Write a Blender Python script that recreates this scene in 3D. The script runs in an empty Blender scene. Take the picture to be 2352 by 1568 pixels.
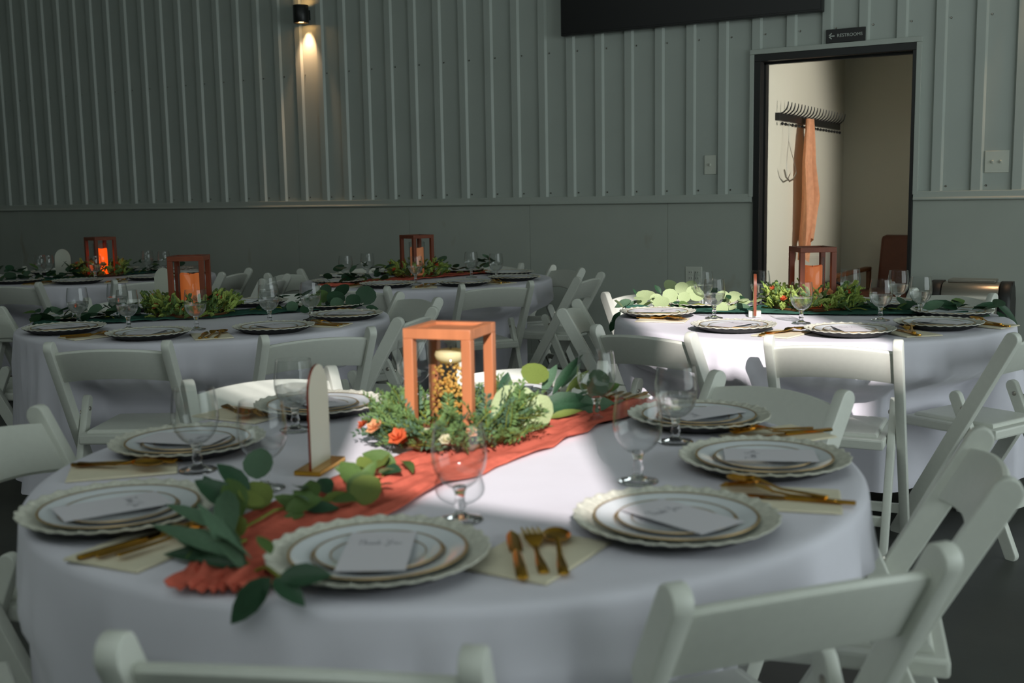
import bpy, bmesh, math, random
from mathutils import Vector, Matrix, noise
PI = math.pi
C = bpy.context.scene.collection
SC = bpy.context.scene

# ------------------------------------------------------------------ camera
CAM_H = 1.2945
YAW, PITCH, ROLL = math.radians(30.1166), math.radians(7.5729), math.radians(1.0084)
def _rz(v):
    c, s = math.cos(YAW), math.sin(YAW)
    return Vector((c*v[0]-s*v[1], s*v[0]+c*v[1], v[2]))
FWD = _rz((0, math.cos(PITCH), -math.sin(PITCH)))
UP0 = _rz((0, math.sin(PITCH), math.cos(PITCH)))
RT0 = _rz((1, 0, 0))
CX = RT0*math.cos(ROLL) - UP0*math.sin(ROLL)
CY = RT0*math.sin(ROLL) + UP0*math.cos(ROLL)
cam = bpy.data.cameras.new('camera')
cam.lens = 38.967
cam.sensor_width = 36
cam.sensor_fit = 'HORIZONTAL'
cam.clip_start = 0.05
cam.dof.use_dof = True
cam.dof.focus_distance = 5.0
cam.dof.aperture_fstop = 4.0
camo = bpy.data.objects.new('camera', cam)
C.objects.link(camo)
m = Matrix((CX, CY, -FWD)).transposed().to_4x4()
m.translation = Vector((0, 0, CAM_H))
camo.matrix_world = m
SC.camera = camo

# ------------------------------------------------------------------ light
SC.view_settings.view_transform = 'Standard'
SC.view_settings.look = 'None'
SC.view_settings.exposure = 0.0
SC.view_settings.gamma = 1.0
SC.view_settings.use_curve_mapping = False
W = bpy.data.worlds.new('sky')
SC.world = W
W.use_nodes = True
W.node_tree.nodes['Background'].inputs[0].default_value = (0.55, 0.68, 0.75, 1)
W.node_tree.nodes['Background'].inputs[1].default_value = 1.0

def light(name, kind, loc, energy, color, **kw):
    l = bpy.data.lights.new(name, kind)
    l.energy = energy
    l.color = color
    for k, v in kw.items():
        if k not in ('dir',):
            setattr(l, k, v)
    o = bpy.data.objects.new(name, l)
    o.location = loc
    if 'dir' in kw:
        o.rotation_euler = Vector(kw['dir']).to_track_quat('-Z', 'Y').to_euler()
    C.objects.link(o)
    return o
EL = math.radians(28)
SAZ = Vector((-math.cos(math.radians(57)), math.sin(math.radians(57)), 0))
SUN = Vector((SAZ.x*math.cos(EL), SAZ.y*math.cos(EL), -math.sin(EL)))
light('sun', 'SUN', (3, -6, 8), 6.0, (1.0, 0.93, 0.9), angle=math.radians(0.8), dir=SUN)
# daylight entering through the glazed opening of the right wall
light('daylight_right', 'AREA', (4.15, 3.2, 1.75), 108, (0.90, 1.0, 0.97), shape='RECTANGLE', size=5.6, size_y=2.6, dir=(-1, 0.05, 0))
light('fill_front', 'AREA', (-3.2, -0.85, 3.3), 72, (0.90, 1.0, 0.98), shape='RECTANGLE', size=9.0, size_y=2.2, dir=(-0.05, 1, -0.22))  # added wide fill inside the front wall, lifts surfaces that face the camera

# ------------------------------------------------------------------ materials
def lin(c):
    c /= 255.0
    return c/12.92 if c <= 0.04045 else ((c+0.055)/1.055)**2.4
def rgb(r, g, b):
    return (lin(r), lin(g), lin(b), 1)
MATS = {}
def mat(name, col, rough=0.5, metal=0.0, spec=0.5, noise_amt=0.0, noise_scale=20, bump=0.0, bump_scale=200, emit=None, estr=0, trans=0.0, sheen=0.0, stretch=None):
    if name in MATS:
        return MATS[name]
    M = bpy.data.materials.new(name)
    M.use_nodes = True
    nt = M.node_tree
    b = nt.nodes['Principled BSDF']
    b.inputs['Base Color'].default_value = col
    b.inputs['Roughness'].default_value = rough
    b.inputs['Metallic'].default_value = metal
    b.inputs['Specular IOR Level'].default_value = spec
    b.inputs['Sheen Weight'].default_value = sheen
    tc = None
    def coord(scale, st):
        n = nt.nodes.new('ShaderNodeTexNoise')
        n.inputs['Scale'].default_value = scale
        n.inputs['Detail'].default_value = 4
        t = nt.nodes.new('ShaderNodeTexCoord')
        mp = nt.nodes.new('ShaderNodeMapping')
        if st:
            mp.inputs['Scale'].default_value = st
        nt.links.new(t.outputs['Object'], mp.inputs[0])
        nt.links.new(mp.outputs[0], n.inputs['Vector'])
        return n
    if noise_amt:
        n = coord(noise_scale, stretch)
        r = nt.nodes.new('ShaderNodeValToRGB')
        r.color_ramp.elements[0].position = 0.3
        r.color_ramp.elements[1].position = 0.7
        lo = tuple(max(0, c*(1-noise_amt)) for c in col[:3]) + (1,)
        hi = tuple(min(1, c*(1+noise_amt)) for c in col[:3]) + (1,)
        r.color_ramp.elements[0].color = lo
        r.color_ramp.elements[1].color = hi
        nt.links.new(n.outputs['Fac'], r.inputs[0])
        nt.links.new(r.outputs[0], b.inputs['Base Color'])
    if bump:
        n = coord(bump_scale, None)
        bp = nt.nodes.new('ShaderNodeBump')
        bp.inputs['Strength'].default_value = bump
        bp.inputs['Distance'].default_value = 0.002
        nt.links.new(n.outputs['Fac'], bp.inputs['Height'])
        nt.links.new(bp.outputs[0], b.inputs['Normal'])
    if emit:
        b.inputs['Emission Color'].default_value = emit
        b.inputs['Emission Strength'].default_value = estr
    if trans:
        t = nt.nodes.new('ShaderNodeBsdfTranslucent')
        t.inputs[0].default_value = (min(1, col[0]*1.25), min(1, col[1]*1.25), col[2], 1)
        mx = nt.nodes.new('ShaderNodeMixShader')
        mx.inputs[0].default_value = trans
        nt.links.new(b.outputs[0], mx.inputs[1])
        nt.links.new(t.outputs[0], mx.inputs[2])
        nt.links.new(mx.outputs[0], nt.nodes['Material Output'].inputs[0])
    MATS[name] = M
    return M
def thin_glass(name, tint=(0.97, 0.98, 0.98, 1), refl=1.0):
    M = bpy.data.materials.new(name)
    M.use_nodes = True
    nt = M.node_tree
    nt.nodes.remove(nt.nodes['Principled BSDF'])
    tr = nt.nodes.new('ShaderNodeBsdfTransparent')
    tr.inputs[0].default_value = tint
    gl = nt.nodes.new('ShaderNodeBsdfGlossy')
    gl.inputs['Roughness'].default_value = 0.02
    fr = nt.nodes.new('ShaderNodeLayerWeight')
    fr.inputs['Blend'].default_value = 0.5
    pw = nt.nodes.new('ShaderNodeMath')
    pw.operation = 'POWER'
    pw.inputs[1].default_value = 3.0
    nt.links.new(fr.outputs['Facing'], pw.inputs[0])
    mu = nt.nodes.new('ShaderNodeMath')
    mu.operation = 'MULTIPLY_ADD'
    mu.inputs[1].default_value = 0.85*refl
    mu.inputs[2].default_value = 0.045*refl
    mx = nt.nodes.new('ShaderNodeMixShader')
    nt.links.new(pw.outputs[0], mu.inputs[0])
    tm = nt.nodes.new('ShaderNodeMix')
    tm.data_type = 'RGBA'
    tm.inputs[6].default_value = tint
    tm.inputs[7].default_value = (0.55, 0.58, 0.57, 1)
    nt.links.new(pw.outputs[0], tm.inputs[0])
    nt.links.new(tm.outputs[2], tr.inputs[0])
    nt.links.new(mu.outputs[0], mx.inputs[0])
    nt.links.new(tr.outputs[0], mx.inputs[1])
    nt.links.new(gl.outputs[0], mx.inputs[2])
    nt.links.new(mx.outputs[0], nt.nodes['Material Output'].inputs[0])
    MATS[name] = M
    return M
def solid_glass(name, ior, col=(1, 1, 1, 1), clear=0.0):
    M = bpy.data.materials.new(name)
    M.use_nodes = True
    nt = M.node_tree
    nt.nodes.remove(nt.nodes['Principled BSDF'])
    g = nt.nodes.new('ShaderNodeBsdfGlass')
    g.inputs['IOR'].default_value = ior
    g.inputs['Roughness'].default_value = 0.0
    g.inputs['Color'].default_value = col
    if clear:
        tr = nt.nodes.new('ShaderNodeBsdfTransparent')
        mx = nt.nodes.new('ShaderNodeMixShader')
        mx.inputs[0].default_value = clear
        nt.links.new(g.outputs[0], mx.inputs[1])
        nt.links.new(tr.outputs[0], mx.inputs[2])
        nt.links.new(mx.outputs[0], nt.nodes['Material Output'].inputs[0])
    else:
        nt.links.new(g.outputs[0], nt.nodes['Material Output'].inputs[0])
    MATS[name] = M
    return M

WALL = mat('wall_metal', rgb(176, 183, 176), 0.42, 0, 0.5, 0.03, 3)
FRP = mat('wainscot_board', rgb(172, 177, 168), 0.6, 0, 0.3, 0.05, 2.0, 0.15, 90)
TRIM = mat('trim_metal', rgb(178, 184, 176), 0.4)
FLOOR = mat('concrete', rgb(62, 64, 60), 0.45, 0, 0.4, 0.35, 1.6, 0.1, 40)
CEIL = mat('ceiling_white', rgb(185, 190, 185), 0.7)
ROOMW = mat('plaster', rgb(190, 188, 174), 0.8)
BLACK = mat('black_metal', rgb(24, 24, 24), 0.4)
SCREEN = mat('screen_black', rgb(9, 9, 10), 0.35)
RESIN = mat('white_resin', rgb(212, 214, 205), 0.42, 0, 0.4, 0.02, 60, 0.06, 400)
CLOTH = mat('white_cloth', rgb(224, 221, 231), 0.85, 0, 0.2, 0.02, 8, 0.25, 900, sheen=0.1)
GOLD = mat('gold_metal', rgb(212, 160, 62), 0.22, 1.0)
GOLDB = mat('gold_band', rgb(176, 146, 96), 0.35, 0.5)
PLATEW = mat('plate_white', rgb(224, 228, 232), 0.12, 0, 0.6)
CHARG = mat('charger_antique_white', rgb(206, 205, 192), 0.45, 0, 0.4, 0.18, 120)
CHARGU = mat('charger_underside', rgb(26, 26, 26), 0.6)
PAPER = mat('paper', rgb(214, 210, 216), 0.85)
INK = mat('ink', rgb(92, 92, 104), 0.8)
NAPK = mat('napkin_ivory', rgb(222, 214, 190), 0.9, 0, 0.1, 0.03, 40)
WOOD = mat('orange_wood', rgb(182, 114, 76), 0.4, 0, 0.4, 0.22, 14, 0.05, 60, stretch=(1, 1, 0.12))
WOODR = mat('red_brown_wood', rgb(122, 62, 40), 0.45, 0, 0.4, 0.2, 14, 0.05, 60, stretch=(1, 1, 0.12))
WAX = mat('ivory_wax', rgb(238, 226, 178), 0.5, 0, 0.3, trans=0.3)
RUNT = mat('terracotta_gauze', rgb(204, 104, 86), 0.95, 0, 0.05, 0.12, 40, 0.5, 300)
RUNG = mat('green_gauze', rgb(56, 92, 80), 0.95, 0, 0.05, 0.15, 40, 0.5, 300)
STEEL = mat('brushed_steel', rgb(170, 165, 155), 0.32, 0.9, 0.5, 0.06, 30, stretch=(0.1, 1, 8))
BPLAS = mat('black_plastic', rgb(30, 30, 30), 0.5)
SIGNW = mat('sign_white', rgb(196, 200, 186), 0.5)
SIGNE = mat('copper_edge', rgb(150, 62, 42), 0.35, 0.3)
SCARF = mat('peach_gauze', rgb(212, 156, 122), 0.95, 0, 0.05, 0.1, 25, 0.3, 250, trans=0.2)
BROWN = mat('brown_leather', rgb(84, 44, 28), 0.5, 0, 0.4, 0.1, 12, 0.1, 120)
DWOOD = mat('dark_wood', rgb(96, 62, 36), 0.45, 0, 0.4, 0.2, 20)
BAGM = mat('black_fabric', rgb(14, 15, 15), 0.9)
CHROME = mat('chrome', rgb(190, 190, 190), 0.15, 1.0)
PLASTW = mat('switch_plastic', rgb(205, 208, 196), 0.35)
LETTER = mat('sign_letter', rgb(190, 195, 188), 0.5)
STEM = mat('stem_green', rgb(120, 128, 46), 0.6)
LPALE = mat('leaf_pale', rgb(168, 184, 138), 0.6, 0, 0.3, 0.12, 30, trans=0.2)
LYEL = mat('leaf_yellow_green', rgb(112, 128, 62), 0.55, 0, 0.3, 0.15, 30, trans=0.25)
LDARK = mat('leaf_dark', rgb(42, 74, 50), 0.45, 0, 0.4, 0.2, 30, trans=0.1)
LBLUE = mat('leaf_blue_green', rgb(84, 112, 88), 0.6, 0, 0.3, 0.15, 30, trans=0.15)
LMID = mat('leaf_mid', rgb(84, 110, 58), 0.55, 0, 0.3, 0.2, 30, trans=0.2)
SPRIGY = mat('sprig_lime', rgb(172, 192, 104), 0.6, 0, 0.3, 0.25, 40, trans=0.25)
SPRIGG = mat('sprig_green', rgb(108, 138, 84), 0.6, 0, 0.3, 0.3, 40, trans=0.2)
FLOR = mat('petal_orange', rgb(212, 104, 62), 0.7, trans=0.2)
FLPE = mat('petal_peach', rgb(226, 166, 122), 0.7, trans=0.2)
FLCR = mat('petal_cream', rgb(216, 210, 180), 0.7, trans=0.2)
BOWL = thin_glass('bowl_glass')
VASEG = thin_glass('vase_glass', (0.97, 0.98, 0.98, 1), 0.6)
GLASS = solid_glass('stem_glass', 1.5)
WATER = solid_glass('water', 1.33, clear=0.55)
def lit_wax(name, col, e):
    return mat(name, rgb(*col), 0.6, emit=rgb(*col), estr=e, trans=0.2)

# stains on the wainscot boards (rusty specks that belong to the boards)
def stain(M):
    nt = M.node_tree
    b = nt.nodes['Principled BSDF']
    src = b.inputs['Base Color'].links[0].from_socket
    t = nt.nodes.new('ShaderNodeTexCoord')
    n = nt.nodes.new('ShaderNodeTexNoise')
    n.inputs['Scale'].default_value = 3.4
    n.inputs['Detail'].default_value = 3
    mp = nt.nodes.new('ShaderNodeMapping')
    mp.inputs['Scale'].default_value = (1, 1, 0.5)
    nt.links.new(t.outputs['Object'], mp.inputs[0])
    nt.links.new(mp.outputs[0], n.inputs['Vector'])
    r = nt.nodes.new('ShaderNodeValToRGB')
    r.color_ramp.elements[0].position = 0.68
    r.color_ramp.elements[0].color = (0, 0, 0, 1)
    r.color_ramp.elements[1].position = 0.76
    r.color_ramp.elements[1].color = (0.55, 0.55, 0.55, 1)
    mx = nt.nodes.new('ShaderNodeMix')
    mx.data_type = 'RGBA'
    nt.links.new(n.outputs['Fac'], r.inputs[0])
    nt.links.new(r.outputs[0], mx.inputs[0])
    nt.links.new(src, mx.inputs[6])
    mx.inputs[7].default_value = rgb(140, 112, 70)
    nt.links.new(mx.outputs[2], b.inputs['Base Color'])
stain(FRP)

# ------------------------------------------------------------------ mesh helpers
class MB:
    def __init__(s):
        s.bm = bmesh.new()
        s.mi = 0
        s.flat = s.bm.faces.layers.int.new('flat')
    def do_bevel(s, edges, off, caps=0, axes=()):
        vs = {v for e in edges for v in e.verts}
        group = {f for v in vs for f in v.link_faces}
        others = set(s.bm.faces) - group
        bmesh.ops.bevel(s.bm, geom=edges, offset=off, segments=2, affect='EDGES', profile=0.5)
        s.bm.normal_update()
        for f in s.bm.faces:
            if f not in others:
                if caps:
                    if len(f.verts) >= caps:
                        f[s.flat] = 1
                elif max(abs(f.normal.dot(a)) for a in axes) > 0.999:
                    f[s.flat] = 1
    def verts(s, pts):
        return [s.bm.verts.new(p) for p in pts]
    def face(s, vs):
        try:
            f = s.bm.faces.new(vs)
            f.material_index = s.mi
            return f
        except ValueError:
            return None
    def box(s, a, b, M=None, bev=0.0):
        x0, y0, z0 = a
        x1, y1, z1 = b
        P = [(x0, y0, z0), (x1, y0, z0), (x1, y1, z0), (x0, y1, z0), (x0, y0, z1), (x1, y0, z1), (x1, y1, z1), (x0, y1, z1)]
        P = [Vector(p) for p in P]
        if M:
            P = [M @ p for p in P]
        v = s.verts(P)
        fs = [s.face([v[i] for i in q]) for q in ((0, 3, 2, 1), (4, 5, 6, 7), (0, 1, 5, 4), (1, 2, 6, 5), (2, 3, 7, 6), (3, 0, 4, 7))]
        if bev:
            R3 = M.to_3x3() if M else Matrix.Identity(3)
            s.do_bevel(list({e for f in fs for e in f.edges}), bev, axes=[(R3 @ Vector(a)).normalized() for a in ((1, 0, 0), (0, 1, 0), (0, 0, 1))])
    def prism(s, poly, fn0, fn1, bev=0.0):
        """poly: list of 2-D points; fn0/fn1 map a 2-D point to 3-D for the two caps"""
        a = s.verts([fn0(p) for p in poly])
        b = s.verts([fn1(p) for p in poly])
        n = len(poly)
        f0 = s.face(a[::-1])
        f1 = s.face(b)
        for i in range(n):
            s.face([a[i], a[(i+1) % n], b[(i+1) % n], b[i]])
        if bev:
            s.do_bevel(list(f0.edges) + list(f1.edges), bev, caps=n)
    def tube(s, pts, r, n=8, cap=True):
        pts = [Vector(p) for p in pts]
        rr = r if isinstance(r, (list, tuple)) else [r]*len(pts)
        rings = []
        t0 = (pts[1]-pts[0]).normalized()
        ref = Vector((0, 0, 1)) if abs(t0.z) < 0.9 else Vector((1, 0, 0))
        u = t0.cross(ref).normalized()
        for i, p in enumerate(pts):
            t = (pts[min(i+1, len(pts)-1)] - pts[max(i-1, 0)]).normalized()
            u = (u - t*u.dot(t)).normalized()
            w = t.cross(u)
            rings.append(s.verts([p + (u*math.cos(2*PI*k/n) + w*math.sin(2*PI*k/n))*rr[i] for k in range(n)]))
        for a, b in zip(rings, rings[1:]):
            for k in range(n):
                s.face([a[k], a[(k+1) % n], b[(k+1) % n], b[k]])
        if cap:
            s.face(rings[0][::-1])
            s.face(rings[-1])
    def lathe(s, prof, n=32, M=None, rfn=None, close=False):
        rings = []
        for (r, z) in prof:
            if r < 1e-6:
                p = Vector((0, 0, z))
                rings.append(s.verts([M @ p if M else p]))
            else:
                ps = []
                for k in range(n):
                    t = 2*PI*k/n
                    rr, zz = (rfn(r, z, t) if rfn else (r, z))
                    p = Vector((rr*math.cos(t), rr*math.sin(t), zz))
                    ps.append(M @ p if M else p)
                rings.append(s.verts(ps))
        pairs = list(zip(rings, rings[1:]))
        if close:
            pairs.append((rings[-1], rings[0]))
        for a, b in pairs:
            for k in range(n):
                k2 = (k+1) % n
                if len(a) == 1 and len(b) == 1:
                    continue
                if len(a) == 1:
                    s.face([a[0], b[k2], b[k]])
                elif len(b) == 1:
                    s.face([a[k], a[k2], b[0]])
                else:
                    s.face([a[k], a[k2], b[k2], b[k]])
    def mesh(s, name, mats, smooth=True, angle=40):
        me = bpy.data.meshes.new(name)
        bmesh.ops.recalc_face_normals(s.bm, faces=s.bm.faces[:])
        fl = [bool(f[s.flat]) for f in s.bm.faces]
        s.bm.faces.layers.int.remove(s.flat)
        s.bm.to_mesh(me)
        s.bm.free()
        for mm in (mats if isinstance(mats, (list, tuple)) else [mats]):
            me.materials.append(mm)
        if smooth:
            me.set_sharp_from_angle(angle=math.radians(angle))
            me.polygons.foreach_set('use_smooth', [not k for k in fl])
        return me
def link(name, me, parent=None, loc=None, rotz=None):
    o = bpy.data.objects.new(name, me)
    C.objects.link(o)
    if parent:
        o.parent = parent
    if loc is not None:
        o.location = loc
    if rotz is not None:
        o.rotation_euler = (0, 0, rotz)
    return o
def tag(o, label, cat, group=None, kind=None):
    if label:
        o['label'] = label
    if cat:
        o['category'] = cat
    if group:
        o['group'] = group
    if kind:
        o['kind'] = kind
    return o
def empty(name, loc, rotz=0, label=None, cat=None, group=None):
    o = bpy.data.objects.new(name, None)
    o.empty_display_size = 0.05
    C.objects.link(o)
    o.location = loc
    o.rotation_euler = (0, 0, rotz)
    return tag(o, label, cat, group)
def struct(name, me, parent=None):
    o = link(name, me, parent)
    if not parent:
        o['kind'] = 'structure'
    return o
def copy_tree(o, parent=None):
    c = o.copy()
    C.objects.link(c)
    c.parent = parent
    for ch in o.children:
        copy_tree(ch, c)
    return c

# ------------------------------------------------------------------ room shell
WY = 7.282          # face of the back wall
XL, XR, YF, HT = -13.0, 4.2, -0.9, 5.6
DX0, DX1, DTOP = -2.336, -1.318, 2.172      # outside of the black door frame
b = MB(); b.box((XL, YF, -0.1), (XR, 7.45, 0)); b.box((-2.6, 7.45, -0.1), (0.6, 9.75, 0))
struct('floor', b.mesh('floor', FLOOR))
b = MB(); b.box((XL, YF, HT), (XR, 7.45, HT+0.1))
struct('ceiling', b.mesh('ceiling', CEIL))
b = MB(); b.box((XL-0.1, YF, 0), (XL, 7.45, HT))
struct('wall_left', b.mesh('wall_left', WALL))
# right wall with the large glazed opening
b = MB()
for a, c in (((XR, YF, 0), (XR+0.1, 0.4, HT)), ((XR, 6.2, 0), (XR+0.1, 7.45, HT)), ((XR, 0.4, 3.1), (XR+0.1, 6.2, HT)), ((XR, 0.4, 0), (XR+0.1, 6.2, 0.4))):
    b.box(a, c)
struct('wall_right', b.mesh('wall_right', WALL))
# front wall (behind the camera) with two tall window openings
W0, W1, W2 = (-0.34, 0.30, 2.76, 3.02), (0.30, 0.98, 2.34, 3.21), (1.49, 2.47, 3.64, 4.66)
b = MB()
for x0, x1, z0, z1 in ((XL, W0[0], 0, HT), (W0[0], W0[1], 0, W0[2]), (W0[0], W0[1], W0[3], HT), (W1[1], W2[0], 0, HT), (W2[1], XR, 0, HT), (W1[0], W1[1], 0, W1[2]), (W1[0], W1[1], W1[3], HT), (W2[0], W2[1], 0, W2[2]), (W2[0], W2[1], W2[3], HT)):
    b.box((x0, YF-0.1, z0), (x1, YF, z1))
wf = struct('wall_front', b.mesh('wall_front', WALL))
# small left opening and horizontal slats, added unseen to pass about half the sun
mb = MB(); mb.box((W0[0], YF-0.055, -0.0065), (W0[1], YF-0.045, 0.0065))
sl = mb.mesh('slat', TRIM)
for i in range(7):
    link('slat', sl, wf, (0, 0, W0[2]+0.013+i*0.039))

# back wall: structural backing, split around the doorway
b = MB()
b.box((XL, WY+0.012, 0), (DX0+0.02, WY+0.15, HT))
b.box((DX1-0.02, WY+0.012, 0), (XR, WY+0.15, HT))
b.box((DX0+0.02, WY+0.012, DTOP-0.02), (DX1-0.02, WY+0.15, HT))
wall_back = struct('wall_back', b.mesh('wall_back', WALL))
RAIL_T = 1.268
RIB0 = -2.521 - 0.008
P = 0.2286
def unit_profile(k):
    """cross section of one 9 in. unit: left to right, rib at its right end (x, y)"""
    xr = RIB0 + (k-33)*P
    xl = xr - P + 0.012
    return [(xl, WY), (xr-0.064, WY), (xr-0.052, WY-0.019), (xr-0.0, WY-0.019), (xr+0.012, WY)]
def extrude_profile(mb, pts, z0, z1):
    a = mb.verts([(x, y, z0) for x, y in pts])
    c = mb.verts([(x, y, z1) for x, y in pts])
    for i in range(len(pts)-1):
        mb.face([a[i], a[i+1], c[i+1], c[i]])
def clip_profile(pts, x0, x1):
    out = []
    for i in range(len(pts)-1):
        (xa, ya), (xb, yb) = pts[i], pts[i+1]
        if xb <= x0 or xa >= x1:
            continue
        def at(x):
            t = (x-xa)/(xb-xa)
            return (x, ya+(yb-ya)*t)
        p0 = at(x0) if xa < x0 else (xa, ya)
        p1 = at(x1) if xb > x1 else (xb, yb)
        if not out:
            out.append(p0)
        out.append(p1)
    return out
TRX0, TRX1, TRZ = DX0-0.028, DX1+0.030, DTOP+0.032
scr = MB()
first_k = -14
for p0 in range(first_k, 62, 4):
    mb = MB()
    sc = MB()
    for k in range(p0, p0+4):
        pr = unit_profile(k)
        xa, xb = pr[0][0], pr[-1][0]
        if xb > XR:
            continue
        segs = []
        if xb <= TRX0 or xa >= TRX1:
            segs.append((pr, RAIL_T))
        else:
            L = clip_profile(pr, xa, min(xb, TRX0))
            Rr = clip_profile(pr, max(xa, TRX1), xb)
            Mi = clip_profile(pr, max(xa, TRX0), min(xb, TRX1))
            if len(L) > 1: segs.append((L, RAIL_T))
            if len(Rr) > 1: segs.append((Rr, RAIL_T))
            if len(Mi) > 1: segs.append((Mi, TRZ))
        for s_, z0 in segs:
            extrude_profile(mb, s_, z0, HT)
        xs = pr[-1][0] + 0.018
        for z in (RAIL_T+0.028, 2.30 + 0.0*k):
            if z < 1.5 and TRX0 < xs < TRX1:
                continue
            sc.lathe([(0.0, 0.006), (0.004, 0.006), (0.0045, 0.0), (0.007, 0.0), (0.0, -0.001)], 6, Matrix.Translation((xs, WY, z)) @ Matrix.Rotation(PI/2, 4, 'X'))
    if len(mb.bm.verts) == 0:
        mb.bm.free(); sc.bm.free()
        continue
    pn = link('panel', mb.mesh('panel', WALL, smooth=False), wall_back)
    so = link('screws', sc.mesh('screws', STEEL), pn)
    so['kind'] = 'stuff'
# wainscot boards
xs = [XL]
x = -12.3
seams = [-12.4, -11.18, -9.96, -8.74, -7.52, -6.30, -5.15, -4.05, -2.95]
bounds = [XL] + seams + [DX0+0.001]
for x0, x1 in list(zip(bounds, bounds[1:])) + [(DX1, -0.1), (-0.1, 1.12), (1.12, 2.34), (2.34, 3.56), (3.56, XR)]:
    mb = MB(); mb.box((x0+0.0012, WY-0.004, 0.0), (x1-0.0012, WY+0.011, 1.225), bev=0.0012)
    link('board', mb.mesh('board', FRP), wall_back)
# chair rail
def rail(x0, x1, nm):
    mb = MB()
    prof = [(WY-0.0005, RAIL_T), (WY-0.024, RAIL_T), (WY-0.026, RAIL_T-0.004), (WY-0.026, 1.232), (WY-0.034, 1.222), (WY-0.034, 1.216), (WY-0.030, 1.213), (WY-0.0045, 1.213), (WY-0.0045, 1.226)]
    mb.prism(prof, lambda p: (x0, p[0], p[1]), lambda p: (x1, p[0], p[1]))
    struct(nm, mb.mesh(nm, TRIM, smooth=False))
rail(XL, TRX0+0.02, 'trim_1')
rail(TRX1-0.025, XR, 'trim_2')
# white trim round the door
mb = MB()
mb.box((TRX0, WY-0.028, RAIL_T-0.02), (DX0-0.0005, WY+0.01, DTOP), bev=0.002)
mb.box((DX1+0.0005, WY-0.028, RAIL_T-0.02), (TRX1, WY+0.01, DTOP), bev=0.002)
mb.box((TRX0, WY-0.028, DTOP+0.0005), (TRX1, WY+0.01, TRZ), bev=0.002)
struct('trim_3', mb.mesh('trim_3', TRIM))
for i, (x0, x1) in enumerate(((XL, DX0), (DX1, XR))):
    mb = MB(); mb.box((x0, WY-0.016, 0), (x1, WY-0.004, 0.09), bev=0.003)
    struct('baseboard_back_%d' % (i+1), mb.mesh('baseboard_back', TRIM))
# black steel door frame
door = bpy.data.objects.new('door_1', None); C.objects.link(door); door['kind'] = 'structure'
def jamb(x0, x1, sx):
    mb = MB()
    mb.box((x0, WY-0.02, 0), (x1, WY+0.17, DTOP-0.045), bev=0.002)
    xx = x1 if sx > 0 else x0
    mb.box((min(xx, xx+sx*0.014), WY+0.06, 0), (max(xx, xx+sx*0.014), WY+0.10, DTOP-0.05))
    link('jamb', mb.mesh('jamb', BLACK), door)
jamb(DX0, DX0+0.042, 1)
jamb(DX1-0.022, DX1, -1)
mb = MB(); mb.box((DX0, WY-0.02, DTOP-0.045), (DX1, WY+0.17, DTOP), bev=0.002)
mb.box((DX0+0.04, WY+0.06, DTOP-0.06), (DX1-0.03, WY+0.10, DTOP-0.044))
link('head', mb.mesh('head', BLACK), door)
# the small room beyond
RX0, RX1, RY1, RH = -2.30, 0.4, 9.56, 2.36
mb = MB(); mb.box((RX0-0.1, WY+0.15, 0), (RX0, RY1+0.1, RH))
struct('wall_room_left', mb.mesh('wall_room_left', ROOMW))
mb = MB(); mb.box((RX0, RY1, 0), (RX1, RY1+0.1, RH))
struct('wall_room_back', mb.mesh('wall_room_back', ROOMW))
mb = MB(); mb.box((RX1, WY+0.15, 0), (RX1+0.1, RY1+0.1, RH))
struct('wall_room_right', mb.mesh('wall_room_right', ROOMW))
mb = MB(); mb.box((RX0-0.1, WY+0.15, RH), (RX1+0.1, RY1+0.1, RH+0.08))
struct('ceiling_room', mb.mesh('ceiling_room', CEIL))

# ------------------------------------------------------------------ wall fittings
t = empty('television', (-2.807, WY-0.05, 2.93), 0, 'large black flat screen television high on the ribbed wall', 'television')
mb = MB(); mb.box((-0.925, -0.03, -0.53), (0.925, 0.025, 0.53), bev=0.004)
link('casing', mb.mesh('casing', BLACK), t)
mb = MB(); mb.box((-0.915, -0.033, -0.515), (0.915, -0.029, 0.52))
link('screen', mb.mesh('screen', SCREEN), t)
def font_mesh(name, txt, size, M, extr=0.0006):
    cu = bpy.data.curves.new(name, 'FONT')
    cu.body = txt
    cu.size = size
    cu.extrude = extr
    cu.align_x = 'CENTER'
    cu.align_y = 'CENTER'
    o = bpy.data.objects.new(name, cu)
    C.objects.link(o)
    dg = bpy.context.evaluated_depsgraph_get()
    me = bpy.data.meshes.new_from_object(o.evaluated_get(dg))
    bpy.data.objects.remove(o)
    bpy.data.curves.remove(cu)
    me.transform(M)
    me.materials.clear()
    return me
t = empty('restroom_sign', (-1.746, WY-0.028, 2.247), 0, 'small black sign reading RESTROOMS with a left arrow above the doorway', 'sign')
mb = MB(); mb.box((-0.122, -0.004, -0.042), (0.122, 0.008, 0.042), bev=0.002)
link('plate', mb.mesh('plate', BLACK), t)
me = font_mesh('lettering', 'RESTROOMS', 0.028, Matrix.Translation((0.026, -0.0045, 0)) @ Matrix.Rotation(PI/2, 4, 'X'))
me.materials.append(LETTER)
link('lettering', me, t)
mb = MB()
for P0, P1 in (((-0.104, 0, 0), (-0.068, 0, 0)), ((-0.104, 0, 0), (-0.086, 0, 0.018)), ((-0.104, 0, 0), (-0.086, 0, -0.018))):
    v = Vector(P1)-Vector(P0)
    a = math.atan2(v.z, v.x)
    mb.box((-0.003, -0.0052, -0.0032), (v.length, -0.004, 0.0032), Matrix.Translation(P0) @ Matrix.Rotation(-a, 4, 'Y'))
link('arrow', mb.mesh('arrow', LETTER), t)
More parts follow.
